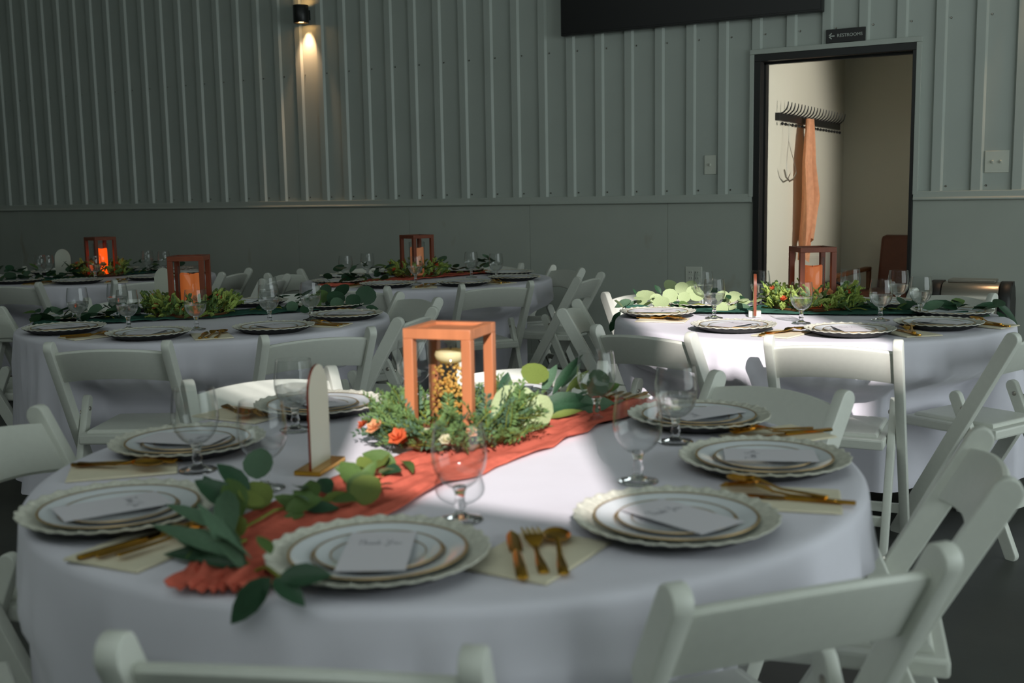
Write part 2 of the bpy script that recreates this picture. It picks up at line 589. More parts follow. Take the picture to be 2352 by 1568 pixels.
def switch(name, x, z, w, h, n, label, outlet=False):
    t = empty(name, (x, WY-0.001, z), 0, label, 'outlet' if outlet else 'light switch')
    mb = MB(); mb.box((-w/2, -0.007, -h/2), (w/2, 0.0, h/2), bev=0.003)
    link('plate', mb.mesh('plate', PLASTW), t)
    for i in range(n):
        xx = (i-(n-1)/2)*0.046
        mb = MB()
        if outlet:
            for dz in (-0.02, 0.02):
                mb.box((xx-0.017, -0.0095, dz-0.014), (xx+0.017, -0.006, dz+0.014), bev=0.002)
                mb.mi = 1
                mb.box((xx-0.009, -0.0102, dz-0.005), (xx-0.006, -0.0094, dz+0.005))
                mb.box((xx+0.006, -0.0102, dz-0.005), (xx+0.009, -0.0094, dz+0.005))
                mb.mi = 0
            link('socket', mb.mesh('socket', [PLASTW, BLACK]), t)
        else:
            mb.box((xx-0.005, -0.018, -0.004), (xx+0.005, -0.005, 0.012), Matrix.Rotation(0.35, 4, 'X'), bev=0.001)
            link('toggle', mb.mesh('toggle', PLASTW), t)
switch('light_switch', -2.640, 1.468, 0.084, 0.128, 1, 'single toggle light switch plate on ribbed wall left of doorway')
switch('light_switch', -0.842, 1.436, 0.135, 0.130, 2, 'double toggle light switch plate on ribbed wall right of doorway')
switch('wall_outlet', -2.755, 0.715, 0.120, 0.118, 2, 'double power outlet on the wainscot left of the doorway', True)

def sconce(x, z, label):
    t = empty('wall_sconce', (x, WY-0.085, z), 0, label, 'wall lamp')
    mb = MB()
    mb.lathe([(0.046, -0.066), (0.0615, -0.070), (0.063, -0.068), (0.063, 0.068), (0.0615, 0.070), (0.046, 0.066)], 32)
    mb.lathe([(0.046, 0.066), (0.044, 0.04), (0, 0.038)], 32)
    mb.lathe([(0.046, -0.066), (0.044, -0.04), (0, -0.038)], 32)
    link('shade', mb.mesh('shade', BLACK), t)
    mb = MB(); mb.box((-0.03, 0.05, -0.04), (0.03, 0.084, 0.04), bev=0.003)
    link('bracket', mb.mesh('bracket', BLACK), t)
    e = mat('bulb_glow', rgb(255, 220, 160), 0.5, emit=rgb(255, 196, 120), estr=30)
    for s in (1, -1):
        mb = MB(); mb.lathe([(0, s*0.060), (0.024, s*0.060), (0.024, s*0.042), (0, s*0.041)], 20)
        link('bulb', mb.mesh('bulb', e), t)
        l = light('sconce_light', 'SPOT', (x, WY-0.052, z+s*0.071), 30, (1.0, 0.60, 0.33), spot_size=math.radians(62), spot_blend=0.8, shadow_soft_size=0.02, dir=(0, 0.10, s))
sconce(-6.105, 2.772, 'black cylinder wall lamp glowing up and down on ribbed wall')
sconce(-0.55, 2.80, 'black cylinder wall lamp above the right of the doorway')
sconce(-11.3, 2.77, 'black cylinder wall lamp at the dark left end of wall')

# added spot, out of sight, that brightens the left wall of the small room
light('room_fill', 'SPOT', (-0.15, 7.70, 1.60), 170, (1.0, 0.95, 0.86), spot_size=math.radians(80), spot_blend=0.6, shadow_soft_size=0.15, dir=(-1, 0.04, -0.1))
# ------------------------------------------------------------------ things in the small room
rack = empty('coat_rack', (RX0, 7.62, 1.79), 0, 'black metal coat rack with a row of curved prongs in small room', 'coat rack')
RL = 1.70
mb = MB(); mb.box((0.0, 0, -0.026), (0.03, RL, 0.026), bev=0.003)
link('rail', mb.mesh('rail', BLACK), rack)
mb = MB()
mb.tube([(0.02, 0, 0.0), (0.045, 0, 0.010), (0.066, 0.0, 0.030), (0.076, 0, 0.058), (0.078, 0, 0.080)], [0.0055, 0.0055, 0.005, 0.0045, 0.003], 6)
pm = mb.mesh('prong', BLACK)
mb = MB(); mb.lathe([(0, 0.0), (0.008, 0.001), (0.011, 0.012), (0.007, 0.02), (0, 0.021)], 8, Matrix.Translation((0.03, 0, -0.03)) @ Matrix.Rotation(PI*0.75, 4, 'Y'))
km = mb.mesh('peg', BLACK)
for i in range(20):
    link('prong', pm, rack, (0, 0.045+i*(RL-0.09)/19, 0.02))
    link('peg', km, rack, (0, 0.045+i*(RL-0.09)/19, -0.01))
# wire hanger
hg = MB()
hx = RX0+0.045
hg.tube([(hx, 7.80, 1.76), (hx, 7.805, 1.70), (hx, 7.80, 1.63)], 0.0022, 5)
hg.tube([(hx, 7.80, 1.63), (hx, 7.86, 1.56), (hx, 7.96, 1.47), (hx, 8.0, 1.42), (hx, 7.97, 1.385)], 0.002, 5)
hg.tube([(hx, 7.80, 1.63), (hx, 7.77, 1.54), (hx, 7.755, 1.46), (hx, 7.77, 1.385)], 0.002, 5)
hg.tube([(hx, 7.70, 1.43), (hx, 7.74, 1.38), (hx, 7.83, 1.35), (hx, 7.93, 1.365), (hx, 8.0, 1.41)], 0.006, 6)
tag(link('clothes_hanger', hg.mesh('clothes_hanger', STEEL)), 'thin wire clothes hanger hanging from the coat rack', 'hanger')
# hanging scarf
mb = MB()
NU, NV = 40, 36
rows = []
for j in range(NV+1):
    v = j/NV
    z = 1.80 - 0.94*v
    yl = 8.16 - 0.10*min(1, v*3)
    wd = 0.14 + 0.34*min(1, v/0.62)**0.9 if v < 0.62 else 0.48 - 0.24*(v-0.62)/0.38
    row = []
    for i in range(NU+1):
        u = i/NU
        zz = z - (0.10*math.sin(u*7.0) + 0.08*(u-0.4))*max(0, v-0.55)/0.45
        yy = yl + wd*u + 0.012*math.sin(u*30+v*3)*v
        xx = RX0 + 0.055 + (0.028*math.sin(u*17+1.5*v) + 0.014*math.sin(u*41+3*v))*(0.5+0.5*v) + 0.02
        row.append((xx, yy, zz))
    rows.append(mb.verts(row))
for a, c in zip(rows, rows[1:]):
    for i in range(NU):
        mb.face([a[i], a[i+1], c[i+1], c[i]])
tag(link('scarf', mb.mesh('scarf', SCARF)), 'peach gauze scarf hanging in folds from the coat rack', 'scarf')
# armchair
t = empty('armchair', (-1.66, 8.98, 0), math.radians(-14), 'brown leather armchair with wooden arms in the corner of small room', 'armchair')
mb = MB(); mb.box((-0.34, 0.10, 0.40), (0.34, 0.24, 0.95), Matrix.Rotation(-0.16, 4, 'X'), bev=0.04)
link('backrest', mb.mesh('backrest', BROWN), t)
mb = MB(); mb.box((-0.34, -0.38, 0.34), (0.34, 0.16, 0.50), bev=0.045)
link('seat', mb.mesh('seat', BROWN), t)
for s in (-1, 1):
    mb = MB()
    mb.box((s*0.40-0.03, -0.38, 0.62), (s*0.40+0.03, 0.22, 0.65), Matrix.Rotation(0.05, 4, 'X'), bev=0.01)
    link('arm', mb.mesh('arm', DWOOD), t)
    for y in (-0.33, 0.20):
        mb = MB(); mb.tube([(s*0.40, y, 0.0), (s*0.40, y*0.95, 0.63)], [0.016, 0.022], 8)
        link('leg', mb.mesh('leg', DWOOD), t)
# black bag
mb = MB()
prof = [(0, 0.0), (0.19, 0.0), (0.23, 0.04), (0.24, 0.2), (0.22, 0.38), (0.16, 0.50), (0.07, 0.55), (0, 0.56)]
mb.lathe(prof, 20, Matrix.Translation((-2.03, 8.33, 0)) @ Matrix.Diagonal((0.80, 0.62, 1, 1)), rfn=lambda r, z, a: (r*(1+0.06*math.sin(5*a+z*9)+0.04*math.sin(9*a)), z))
bag = link('bag', mb.mesh('bag', BAGM))
tag(bag, 'slumped black fabric bag on the floor beside the brown armchair', 'bag')
mb = MB(); mb.tube([(-2.10, 8.33, 0.53), (-2.08, 8.33, 0.58), (-2.03, 8.33, 0.60), (-1.98, 8.33, 0.58), (-1.96, 8.33, 0.53)], 0.012, 6)
link('strap', mb.mesh('strap', BAGM), bag)
# stainless bin
t = empty('trash_bin', (-0.913, 6.98, 0), 0, 'stainless steel bin with rounded lid and black ends beside the doorway', 'trash bin')
def binprof(r, h, d):
    out = [(-d/2, 0), (d/2, 0)]
    for i in range(9):
        a = i/8*PI/2
        out.append((d/2-r+r*math.cos(a), h-r+r*math.sin(a)))
    for i in range(9):
        a = PI/2+i/8*PI/2
        out.append((-d/2+r+r*math.cos(a), h-r+r*math.sin(a)))
    return out
mb = MB(); mb.prism(binprof(0.10, 0.735, 0.28), lambda p: (-0.155, p[0], p[1]), lambda p: (0.155, p[0], p[1]), bev=0.004)
link('body', mb.mesh('body', STEEL), t)
for s in (-1, 1):
    mb = MB()
    pr = binprof(0.11, 0.742, 0.30)
    x0, x1 = s*0.155, s*0.222
    mb.prism(pr, lambda p: (min(x0, x1), p[0], p[1]), lambda p: (max(x0, x1), p[0], p[1]), bev=0.022)
    link('end_cap', mb.mesh('end_cap', BPLAS), t)
mb = MB(); mb.box((-0.13, -0.05, 0.735), (0.13, 0.09, 0.752), bev=0.004)
link('lid', mb.mesh('lid', STEEL), t)

# ------------------------------------------------------------------ folding chair
def stadium(p0, p1, w, n=8):
    """outline of a bar with round ends from p0 to p1 in a 2-D plane"""
    a, c = Vector(p0), Vector(p1)
    d = (c-a).normalized()
    q = Vector((-d.y, d.x))
    out = []
    for i in range(n+1):
        t = -PI/2 + PI*i/n
        out.append(c + d*math.cos(t)*w/2 + q*math.sin(t)*w/2)
    for i in range(n+1):
        t = PI/2 + PI*i/n
        out.append(a + d*math.cos(t)*w/2 + q*math.sin(t)*w/2)
    return out
PT, PB = (-0.225, 0.775), (0.205, 0.012)
def chair_parts():
    out = []
    for s in (-1, 1):
        mb = MB()
        x0, x1 = s*0.2110-0.0155, s*0.2110+0.0155
        mb.prism(stadium(PT, PB, 0.052), lambda p: (x0, p.x, p.y), lambda p: (x1, p.x, p.y), bev=0.004)
        out.append(('front_leg', mb.mesh('front_leg', RESIN), []))
        mb = MB()
        y0, y1 = s*0.1805-0.013, s*0.1805+0.013
        mb.prism(stadium((0.0, 0.545), (-0.235, 0.015), 0.044), lambda p: (y0, p.x, p.y), lambda p: (y1, p.x, p.y), bev=0.004)
        rv = MB()
        for zz in ((-0.035, 0.462),):
            rv.lathe([(0, 0.004), (0.006, 0.003), (0.009, 0.0), (0, -0.001)], 10, Matrix.Translation((s*0.1945, zz[0]+0.0, zz[1]+0.045)) @ Matrix.Rotation(-s*PI/2, 4, 'Y'))
            rv.lathe([(0, 0.004), (0.006, 0.003), (0.009, 0.0), (0, -0.001)], 10, Matrix.Translation((s*0.1665, zz[0]+0.02, zz[1]+0.055)) @ Matrix.Rotation(-s*PI/2, 4, 'Y'))
        out.append(('rear_leg', mb.mesh('rear_leg', RESIN), [('rivet', rv.mesh('rivet', STEEL))]))
    # backrest: arched slat, bowed backwards
    mb = MB()
    d = (Vector(PT)-Vector(PB)).normalized()       # (y, z) up along the post
    nrm = Vector((-d.y, d.x))                       # backwards
    NX, H = 16, 0.125
    rows = []
    for i in range(NX+1):
        u = -1 + 2*i/NX
        x = u*0.197
        arch = 0.030*(1-u*u)
        bow = 0.020*(1-u*u)
        ring = []
        for (h, th) in ((0, -0.008), (0.010, -0.010), (H-0.010, -0.010), (H, -0.008), (H+0.004, 0), (H, 0.008), (H-0.010, 0.010), (0.010, 0.010), (0, 0.008), (-0.004, 0)):
            c = Vector(PT) - d*0.150 + d*(h+arch) + nrm*(th+bow)
            ring.append((x, c.x, c.y))
        rows.append(mb.verts(ring))
    n = len(rows[0])
    for a, c in zip(rows, rows[1:]):
        for k in range(n):
            mb.face([a[k], a[(k+1) % n], c[(k+1) % n], c[k]])
    mb.face(rows[0]); mb.face(rows[-1][::-1])
    out.append(('backrest', mb.mesh('backrest', RESIN, angle=50), []))
    # seat frame and pad
    mb = MB()
    mb.box((-0.165, -0.150, 0.405), (0.165, 0.228, 0.442), bev=0.008)
    pd = MB()
    v0 = [(-0.142, -0.125), (0.142, -0.125), (0.142, 0.200), (-0.142, 0.200)]
    pd.prism([Vector(q) for q in v0], lambda p: (p.x, p.y, 0.440), lambda p: (p.x*0.96, (p.y-0.04)*0.96+0.04, 0.456), bev=0.006)
    out.append(('seat', mb.mesh('seat', RESIN), [('pad', pd.mesh('pad', RESIN))]))
    for (y, z, hw) in ((-0.172, 0.165, 0.170), (0.142, 0.130, 0.197)):
        mb = MB(); mb.box((-hw, y-0.009, z-0.018), (hw, y+0.009, z+0.018), bev=0.004)
        out.append(('stretcher', mb.mesh('stretcher', RESIN), []))
    return out
CHAIR = None
def chair(cx, cy, ang, r, label, group, yaw=None):
    """ang: degrees round the table centre (cx, cy); r: distance of the top of the backrest; yaw: facing direction"""
    global CHAIR
    a = math.radians(ang)
    tx, ty = cx+r*math.cos(a), cy+r*math.sin(a)
    fa = math.radians(yaw) if yaw is not None else a+PI
    ox, oy = tx+0.235*math.cos(fa), ty+0.235*math.sin(fa)
    if CHAIR is None:
        t = bpy.data.objects.new('folding_chair', None)
        C.objects.link(t)
        for nm, me, subs in chair_parts():
            o = link(nm, me, t)
            for n2, m2 in subs:
                link(n2, m2, o)
        CHAIR = t
    else:
        t = copy_tree(CHAIR)
    t.location = (ox, oy, 0)
    t.rotation_euler = (0, 0, fa-PI/2)
    tag(t, label, 'chair', group)
    return ox, oy, math.cos(fa), math.sin(fa)

# ------------------------------------------------------------------ tablecloth + table
def smooth01(t):
    t = max(0.0, min(1.0, t))
    return t*t*(3-2*t)
def table(cx, cy, chair_angs, label_t, label_c, seed, hem=0.13, R=0.815):
    rnd = random.Random(seed)
    t = empty('round_table', (cx, cy, 0), 0, label_t, 'table', 'round tables under the white cloths')
    mb = MB(); mb.lathe([(0, 0.742), (R-0.012, 0.742), (R-0.008, 0.738), (R-0.008, 0.722), (R-0.012, 0.718), (0, 0.718)], 64)
    link('tabletop', mb.mesh('tabletop', PLASTW), t)
    for k in range(4):
        a = PI/4+k*PI/2
        mb = MB(); mb.tube([(0.42*math.cos(a), 0.42*math.sin(a), 0.718), (0.46*math.cos(a), 0.46*math.sin(a), 0.0)], 0.014, 8)
        link('leg', mb.mesh('leg', STEEL), t)
    ph = [rnd.uniform(0, 2*PI) for _ in range(8)]
    fr = [5, 7, 11, 13, 17, 23, 29, 3]
    am = [0.30, 0.35, 0.30, 0.34, 0.30, 0.2, 0.12, 0.2]
    def fold(th):
        return sum(a*math.sin(f*th+p) for a, f, p in zip(am, fr, ph))
    N = 224
    mb = MB()
    prof = [(0.0, 0.7505)] + [(R*i/10, 0.7505) for i in range(1, 10)] + [(R-0.03, 0.7505), (R-0.012, 0.7498), (R-0.003, 0.7465), (R+0.002, 0.741), (R+0.004, 0.732)]
    nz = 16
    for i in range(1, nz+1):
        prof.append((R+0.004, 0.732-(0.732-hem)*i/nz))
    def rfn(r, z, th):
        if z > 0.745:
            k = 0.0012*noise.noise(Vector((r*math.cos(th)*6+cx, r*math.sin(th)*6, seed)))
            return r, z+abs(k)*smooth01((R-r)/0.1)
        t_ = (0.741-z)/(0.741-hem)
        rr = r + 0.035*t_ + 0.058*fold(th)*smooth01(t_*1.15)*(0.35+0.65*t_)
        rr = max(rr, R-0.13*t_)
        fn = noise.noise(Vector((th*11, t_*0.8, seed))) + 0.6*noise.noise(Vector((th*23, t_*1.2, seed+3)))
        fine = 0.028*fn*smooth01(t_*4)
        # where a chair is pushed in, its seat pushes the cloth inwards
        ux, uy = math.cos(th), math.sin(th)
        rr += fine
        for ox, oy, fx, fy in chair_angs:
            uf = ux*fx + uy*fy
            if uf > -0.2:
                continue
            lim = ((cx-ox)*fx + (cy-oy)*fy - 0.262)/(-uf)
            lx = abs((cx+lim*ux-ox)*fy - (cy+lim*uy-oy)*fx)
            w = 1-smooth01((lx-0.215)/0.06)
            if w > 0 and lim > 0.3:
                dz = smooth01((0.62-z)/0.12)
                rr = rr*(1-w*dz) + min(rr, lim)*w*dz
        zz = z + (0.012*math.sin(4*th+ph[2]) + 0.008*fold(th))*max(0, t_)
        return rr, zz
    mb.lathe(prof, N, rfn=rfn)
    me = mb.mesh('tablecloth', CLOTH, angle=80)
    o = link('tablecloth', me, None, (cx, cy, 0))
    tag(o, label_c, 'tablecloth', 'white round tablecloths')
    return o
ZT = 0.752

# ------------------------------------------------------------------ tableware
def charger_mesh():
    mb = MB()
    nl = 30
    def rfn(r, z, th):
        k = smooth01((r-0.140)/0.024)
        w = 1.6*abs(math.cos(nl/2*th))**0.6 - 0.9 + 0.25*math.cos(nl*2*th+0.6) + 0.25*math.cos(7*th)
        rel = smooth01((r-0.132)/0.006)*(1-smooth01((r-0.160)/0.006))
        return r*(1+0.0140*k*w), z + 0.0014*k*math.cos(nl*th) + 0.0014*rel*math.cos(nl*2*th)
    mb.lathe([(0, 0.008), (0.116, 0.008), (0.126, 0.0095), (0.132, 0.0125), (0.138, 0.0165), (0.145, 0.0195), (0.152, 0.0222), (0.159, 0.0252), (0.163, 0.0272), (0.1655, 0.0268), (0.1650, 0.0240)], 180, rfn=rfn)
    mb.mi = 1
    mb.lathe([(0.1645, 0.0240), (0.150, 0.0165), (0.132, 0.0070), (0.118, 0.0025), (0.112, 0.0), (0.100, 0.0), (0.099, 0.003), (0, 0.003)], 180, rfn=rfn)
    return mb.mesh('rim', [CHARG, CHARGU], angle=60)
def plate_mesh(R, h, nm):
    mb = MB()
    mb.lathe([(0, 0.003), (R*0.62, 0.003), (R*0.68, 0.005), (R*0.74, h*0.55), (R*0.80, h*0.72), (R*0.97, h*0.96), (R, h), (R+0.001, h-0.001), (R*0.97, h*0.96-0.003), (R*0.76, h*0.45), (R*0.64, 0.0), (0, 0.0)], 96)
    me = mb.mesh(nm, PLATEW, angle=50)
    g = MB()
    g.lathe([(R*0.975, h*0.965+0.0006), (R+0.0004, h+0.0007), (R+0.0012, h-0.0008)], 96)
    g2 = MB()
    g2.lathe([(R*0.735, h*0.53+0.0012), (R*0.755, h*0.585+0.0012)], 96)
    return me, g.mesh('gold_rim', GOLDB, angle=60), g2.mesh('gold_line', GOLDB, angle=60)
CH_ME = charger_mesh()
PL_ME = plate_mesh(0.1325, 0.0165, 'dish')
SA_ME = plate_mesh(0.0950, 0.011, 'dish')
# menu card with the words Thank You drawn as pen strokes
STROKES = [
 # T h a n k   Y o u   in a loose upright hand, unit = letter height
 [(0.0, 0.92), (0.25, 1.0), (0.62, 0.96)], [(0.34, 0.98), (0.28, 0.5), (0.22, 0.05), (0.3, 0.0)],
 [(0.62, 1.0), (0.58, 0.5), (0.54, 0.0), (0.60, 0.30), (0.70, 0.42), (0.76, 0.30), (0.74, 0.03), (0.82, 0.03)],
 [(1.06, 0.36), (0.94, 0.40), (0.88, 0.20), (0.96, 0.02), (1.06, 0.12), (1.10, 0.38), (1.08, 0.05), (1.16, 0.04)],
 [(1.22, 0.38), (1.22, 0.0), (1.28, 0.28), (1.38, 0.40), (1.42, 0.25), (1.42, 0.03), (1.50, 0.05)],
 [(1.60, 1.0), (1.56, 0.5), (1.54, 0.0)], [(1.76, 0.42), (1.58, 0.20), (1.72, 0.08), (1.82, 0.0)],
 [(2.20, 1.0), (2.24, 0.65), (2.38, 0.55), (2.50, 0.70)], [(2.58, 1.02), (2.46, 0.5), (2.32, -0.2), (2.16, -0.32), (2.14, -0.15), (2.50, 0.10)],
 [(2.78, 0.40), (2.66, 0.30), (2.68, 0.06), (2.82, 0.04), (2.88, 0.25), (2.78, 0.40), (2.92, 0.36)],
 [(3.0, 0.38), (2.98, 0.10), (3.08, 0.0), (3.20, 0.14), (3.22, 0.38), (3.22, 0.08), (3.34, 0.04)]]
def handwriting(w, y0, z):
    mb = MB()
    k = w/3.4
    for st in STROKES:
        pts = [Vector((p[0]*k-w/2, y0+p[1]*k*1.05, z)) for p in st]
        pp = []
        for i in range(len(pts)-1):
            a0, a1 = pts[max(i-1, 0)], pts[i]
            a2, a3 = pts[i+1], pts[min(i+2, len(pts)-1)]
            for j in range(4):
                t = j/4
                pp.append(0.5*((2*a1)+(a2-a0)*t+(2*a0-5*a1+4*a2-a3)*t*t+(3*a1-a0-3*a2+a3)*t**3))
        pp.append(pts[-1])
        prev = None
        for i, p in enumerate(pp):
            d = (pp[min(i+1, len(pp)-1)]-pp[max(i-1, 0)]).normalized()
            q = Vector((-d.y, d.x, 0))*0.00055
            cur = mb.verts([p+q, p-q])
            if prev:
                mb.face([prev[0], prev[1], cur[1], cur[0]])
            prev = cur
    return mb.mesh('handwriting', INK, smooth=False)
CARD_W, CARD_H = 0.100, 0.178
mb = MB(); mb.box((-CARD_W/2, -CARD_H/2, 0), (CARD_W/2, CARD_H/2, 0.0006))
CARD_ME = mb.mesh('sheet', PAPER, smooth=False)
HW_ME = handwriting(0.070, 0.028, 0.00075)
# napkin
mb = MB(); mb.box((-0.075, -0.105, 0), (0.075, 0.105, 0.0028), bev=0.0012)
mb.box((-0.0735, -0.1035, 0.0026), (0.0735, 0.1035, 0.0044), bev=0.0008)
NAP_ME = mb.mesh('napkin', NAPK)
# cutlery, lying along +y (tip), handle towards -y
def bar_outline(mb, pts, th, zf):
    """pts: list of (y, half width); zf(y): height of the underside"""
    top, bot = [], []
    for y, w in pts:
        z = zf(y)
        top.append(mb.verts([(-w, y, z+th*0.6), (-w*0.5, y, z+th), (w*0.5, y, z+th), (w, y, z+th*0.6), (w*0.6, y, z), (-w*0.6, y, z)]))
    for a, c in zip(top, top[1:]):
        for k in range(6):
            mb.face([a[k], a[(k+1) % 6], c[(k+1) % 6], c[k]])
    mb.face(top[0][::-1]); mb.face(top[-1])
def zfork(y):
    return 0.001 + 0.012*smooth01((y-0.0)/0.04)*(1-0.6*smooth01((y-0.05)/0.05))
def fork_mesh():
    h = MB()
    bar_outline(h, [(-0.100, 0.003), (-0.098, 0.0085), (-0.06, 0.0075), (-0.02, 0.004), (0.012, 0.0034)], 0.0035, zfork)
    t = MB()
    bar_outline(t, [(0.010, 0.0036), (0.018, 0.009), (0.028, 0.0145), (0.042, 0.0152)], 0.0026, zfork)
    for k in range(4):
        x = (k-1.5)*0.0084
        prev = None
        for y, w in ((0.041, 0.0025), (0.070, 0.0021), (0.098, 0.0016), (0.106, 0.0006)):
            z = zfork(y)
            cur = t.verts([(x-w, y, z), (x+w, y, z), (x+w, y, z+0.0022), (x-w, y, z+0.0022)])
            if prev:
                for q in range(4):
                    t.face([prev[q], prev[(q+1) % 4], cur[(q+1) % 4], cur[q]])
            prev = cur
        t.face(prev)
    return h.mesh('handle', GOLD, angle=50), t.mesh('tines', GOLD, angle=50)
def knife_mesh():
    h = MB()
    bar_outline(h, [(-0.112, 0.004), (-0.110, 0.0085), (-0.06, 0.0085), (0.0, 0.0065), (0.008, 0.004)], 0.006, lambda y: 0.0005)
    bl = MB()
    bar_outline(bl, [(0.006, 0.004), (0.012, 0.0105), (0.05, 0.011), (0.085, 0.010), (0.102, 0.006), (0.112, 0.001)], 0.002, lambda y: 0.002)
    return h.mesh('handle', GOLD, angle=50), bl.mesh('blade', GOLD, angle=50)
def spoon_mesh():
    h = MB()
    bar_outline(h, [(-0.098, 0.003), (-0.096, 0.0085), (-0.06, 0.0075), (-0.01, 0.004), (0.035, 0.0034)], 0.0035, zfork)
    bw = MB()
    NR, NA = 5, 18
    rings = []
    for i in range(NR+1):
        f = i/NR
        ring = []
        for k in range(NA):
            a = 2*PI*k/NA
            egg = 1 + 0.10*math.sin(a)
            ring.append((0.0225*f*math.cos(a)*(1-0.12*math.sin(a)), 0.064+0.034*f*math.sin(a), 0.0035+0.0085*f**2))
        rings.append(ring)
    c = bw.verts([(0, 0.064, 0.0035)])[0]
    vr = [bw.verts(r) for r in rings[1:]]
    for k in range(NA):
        bw.face([c, vr[0][k], vr[0][(k+1) % NA]])
    for a, d in zip(vr, vr[1:]):
        for k in range(NA):
            bw.face([a[k], a[(k+1) % NA], d[(k+1) % NA], d[k]])
    low = bw.verts([(x, y, z-0.0016) for x, y, z in rings[-1]])
    c2 = bw.verts([(0, 0.064, 0.0018)])[0]
    for k in range(NA):
        bw.face([vr[-1][k], vr[-1][(k+1) % NA], low[(k+1) % NA], low[k]])
        bw.face([c2, low[(k+1) % NA], low[k]])
    return h.mesh('handle', GOLD, angle=50), bw.mesh('bowl', GOLD, angle=60)
FORK, KNIFE, SPOON = fork_mesh(), knife_mesh(), spoon_mesh()
# goblet
GB = [(0.011, 0.056), (0.020, 0.060), (0.029, 0.067), (0.037, 0.077), (0.0425, 0.088), (0.0455, 0.100), (0.0465, 0.112), (0.0460, 0.125), (0.0445, 0.140), (0.0425, 0.155), (0.0405, 0.168)]
mb = MB()
mb.lathe(GB + [(0.0405, 0.1690), (0.0398, 0.1690), (0.0394, 0.168)], 40)
BOWL_ME = mb.mesh('bowl', BOWL, angle=70)
mb = MB()
mb.lathe([(0, 0.0), (0.036, 0.0), (0.0385, 0.002), (0.036, 0.0045), (0.020, 0.0075), (0.010, 0.012), (0.0075, 0.018), (0.0105, 0.026), (0.0085, 0.034), (0.0078, 0.042), (0.010, 0.051), (0.0125, 0.0565), (0.0095, 0.0595), (0, 0.060)], 24)
STEM_ME = mb.mesh('stem', GLASS, angle=70)
mb = MB()
wl = 0.106
mb.lathe([(0, 0.0615), (0.010, 0.0605)] + [(r-0.0012, z) for r, z in GB if 0.058 < z < wl] + [(0.0450, wl), (0.0440, wl+0.0008), (0, wl+0.0002)], 40)
WAT_ME = mb.mesh('water', WATER, angle=50)

def thing2(name, parts, loc, rotz, label, cat, group, rx=None):
    e = empty(name, loc, rotz, label, cat, group)
    for nm, me in parts:
        link(nm, me, e)
    return e
def goblet(x, y, label, group, water=True):
    parts = [('bowl', BOWL_ME), ('stem', STEM_ME)]
    if water:
        parts.append(('water', WAT_ME))
    return thing2('water_goblet', parts, (x, y, ZT), 0, label, 'glass', group)
def setting(cx, cy, px, py, seat, tab, card=True, rot=None, salad=True):
    """charger, dinner plate, salad plate and card at (px, py), turned towards the table centre"""
    a = math.atan2(cy-py, cx-px) - PI/2 if rot is None else rot
    z = ZT
    thing2('charger_plate', [('rim', CH_ME)], (px, py, z), a, 'antique white scalloped charger at the %s seat of %s' % (seat, tab), 'charger', 'chargers on the round tables')
    z += 0.008
    thing2('dinner_plate', [('dish', PL_ME[0]), ('gold_rim', PL_ME[1]), ('gold_line', PL_ME[2])], (px, py, z), a, 'white dinner plate with gold rim at the %s seat of %s' % (seat, tab), 'plate', 'gold rimmed dinner plates')
    if salad:
        z += 0.0035
        thing2('salad_plate', [('dish', SA_ME[0]), ('gold_rim', SA_ME[1]), ('gold_line', SA_ME[2])], (px, py, z), a, 'small salad plate with gold rim at the %s seat of %s' % (seat, tab), 'plate', 'gold rimmed salad plates')
        z += 0.0118
    if card:
        off = -0.012
        th = 0.0
        e = empty('menu_card', (px - off*math.sin(a)*1.0, py + off*math.cos(a), z+0.0012), a, 'white handwritten thank you card at the %s seat of %s' % (seat, tab), 'card', 'thank you cards on the plates')
        link('sheet', CARD_ME, e)
        link('handwriting', HW_ME, e)
def cutlery(cx, cy, x, y, seat, tab, rot=None, jitter=None, napkin=True, order=None, nrot=0.25):
    a = math.atan2(cy-y, cx-x) - PI/2 if rot is None else rot
    rnd = random.Random(int(x*1000)*7+int(y*1000))
    z = ZT
    if napkin:
        o = link('napkin', NAP_ME, None, (x, y, z), a+nrot)
        tag(o, 'ivory napkin under cutlery right of the %s plate of %s' % (seat, tab), 'napkin', 'ivory napkins on the tables')
        z += 0.0046
    items = [('knife', KNIFE, 'blade', -0.030), ('fork', FORK, 'tines', 0.0), ('spoon', SPOON, 'bowl', 0.034)]
    for i, (nm, mm, second, dx) in enumerate(items):
        if jitter:
            jx, jy, ja = jitter[i]
        else:
            jx, jy, ja = dx, rnd.uniform(-0.008, 0.008), rnd.uniform(-0.08, 0.08)
        p = Vector((x, y, z + (0.0005 if not jitter else 0.0005+0.0035*i))) + Matrix.Rotation(a, 3, 'Z') @ Vector((jx, jy, 0))
        thing2(nm, [('handle', mm[0]), (second, mm[1])], p, a+ja, 'gold %s on the napkin right of the %s plate of %s' % (nm, seat, tab), nm, 'gold cutlery on the napkins')

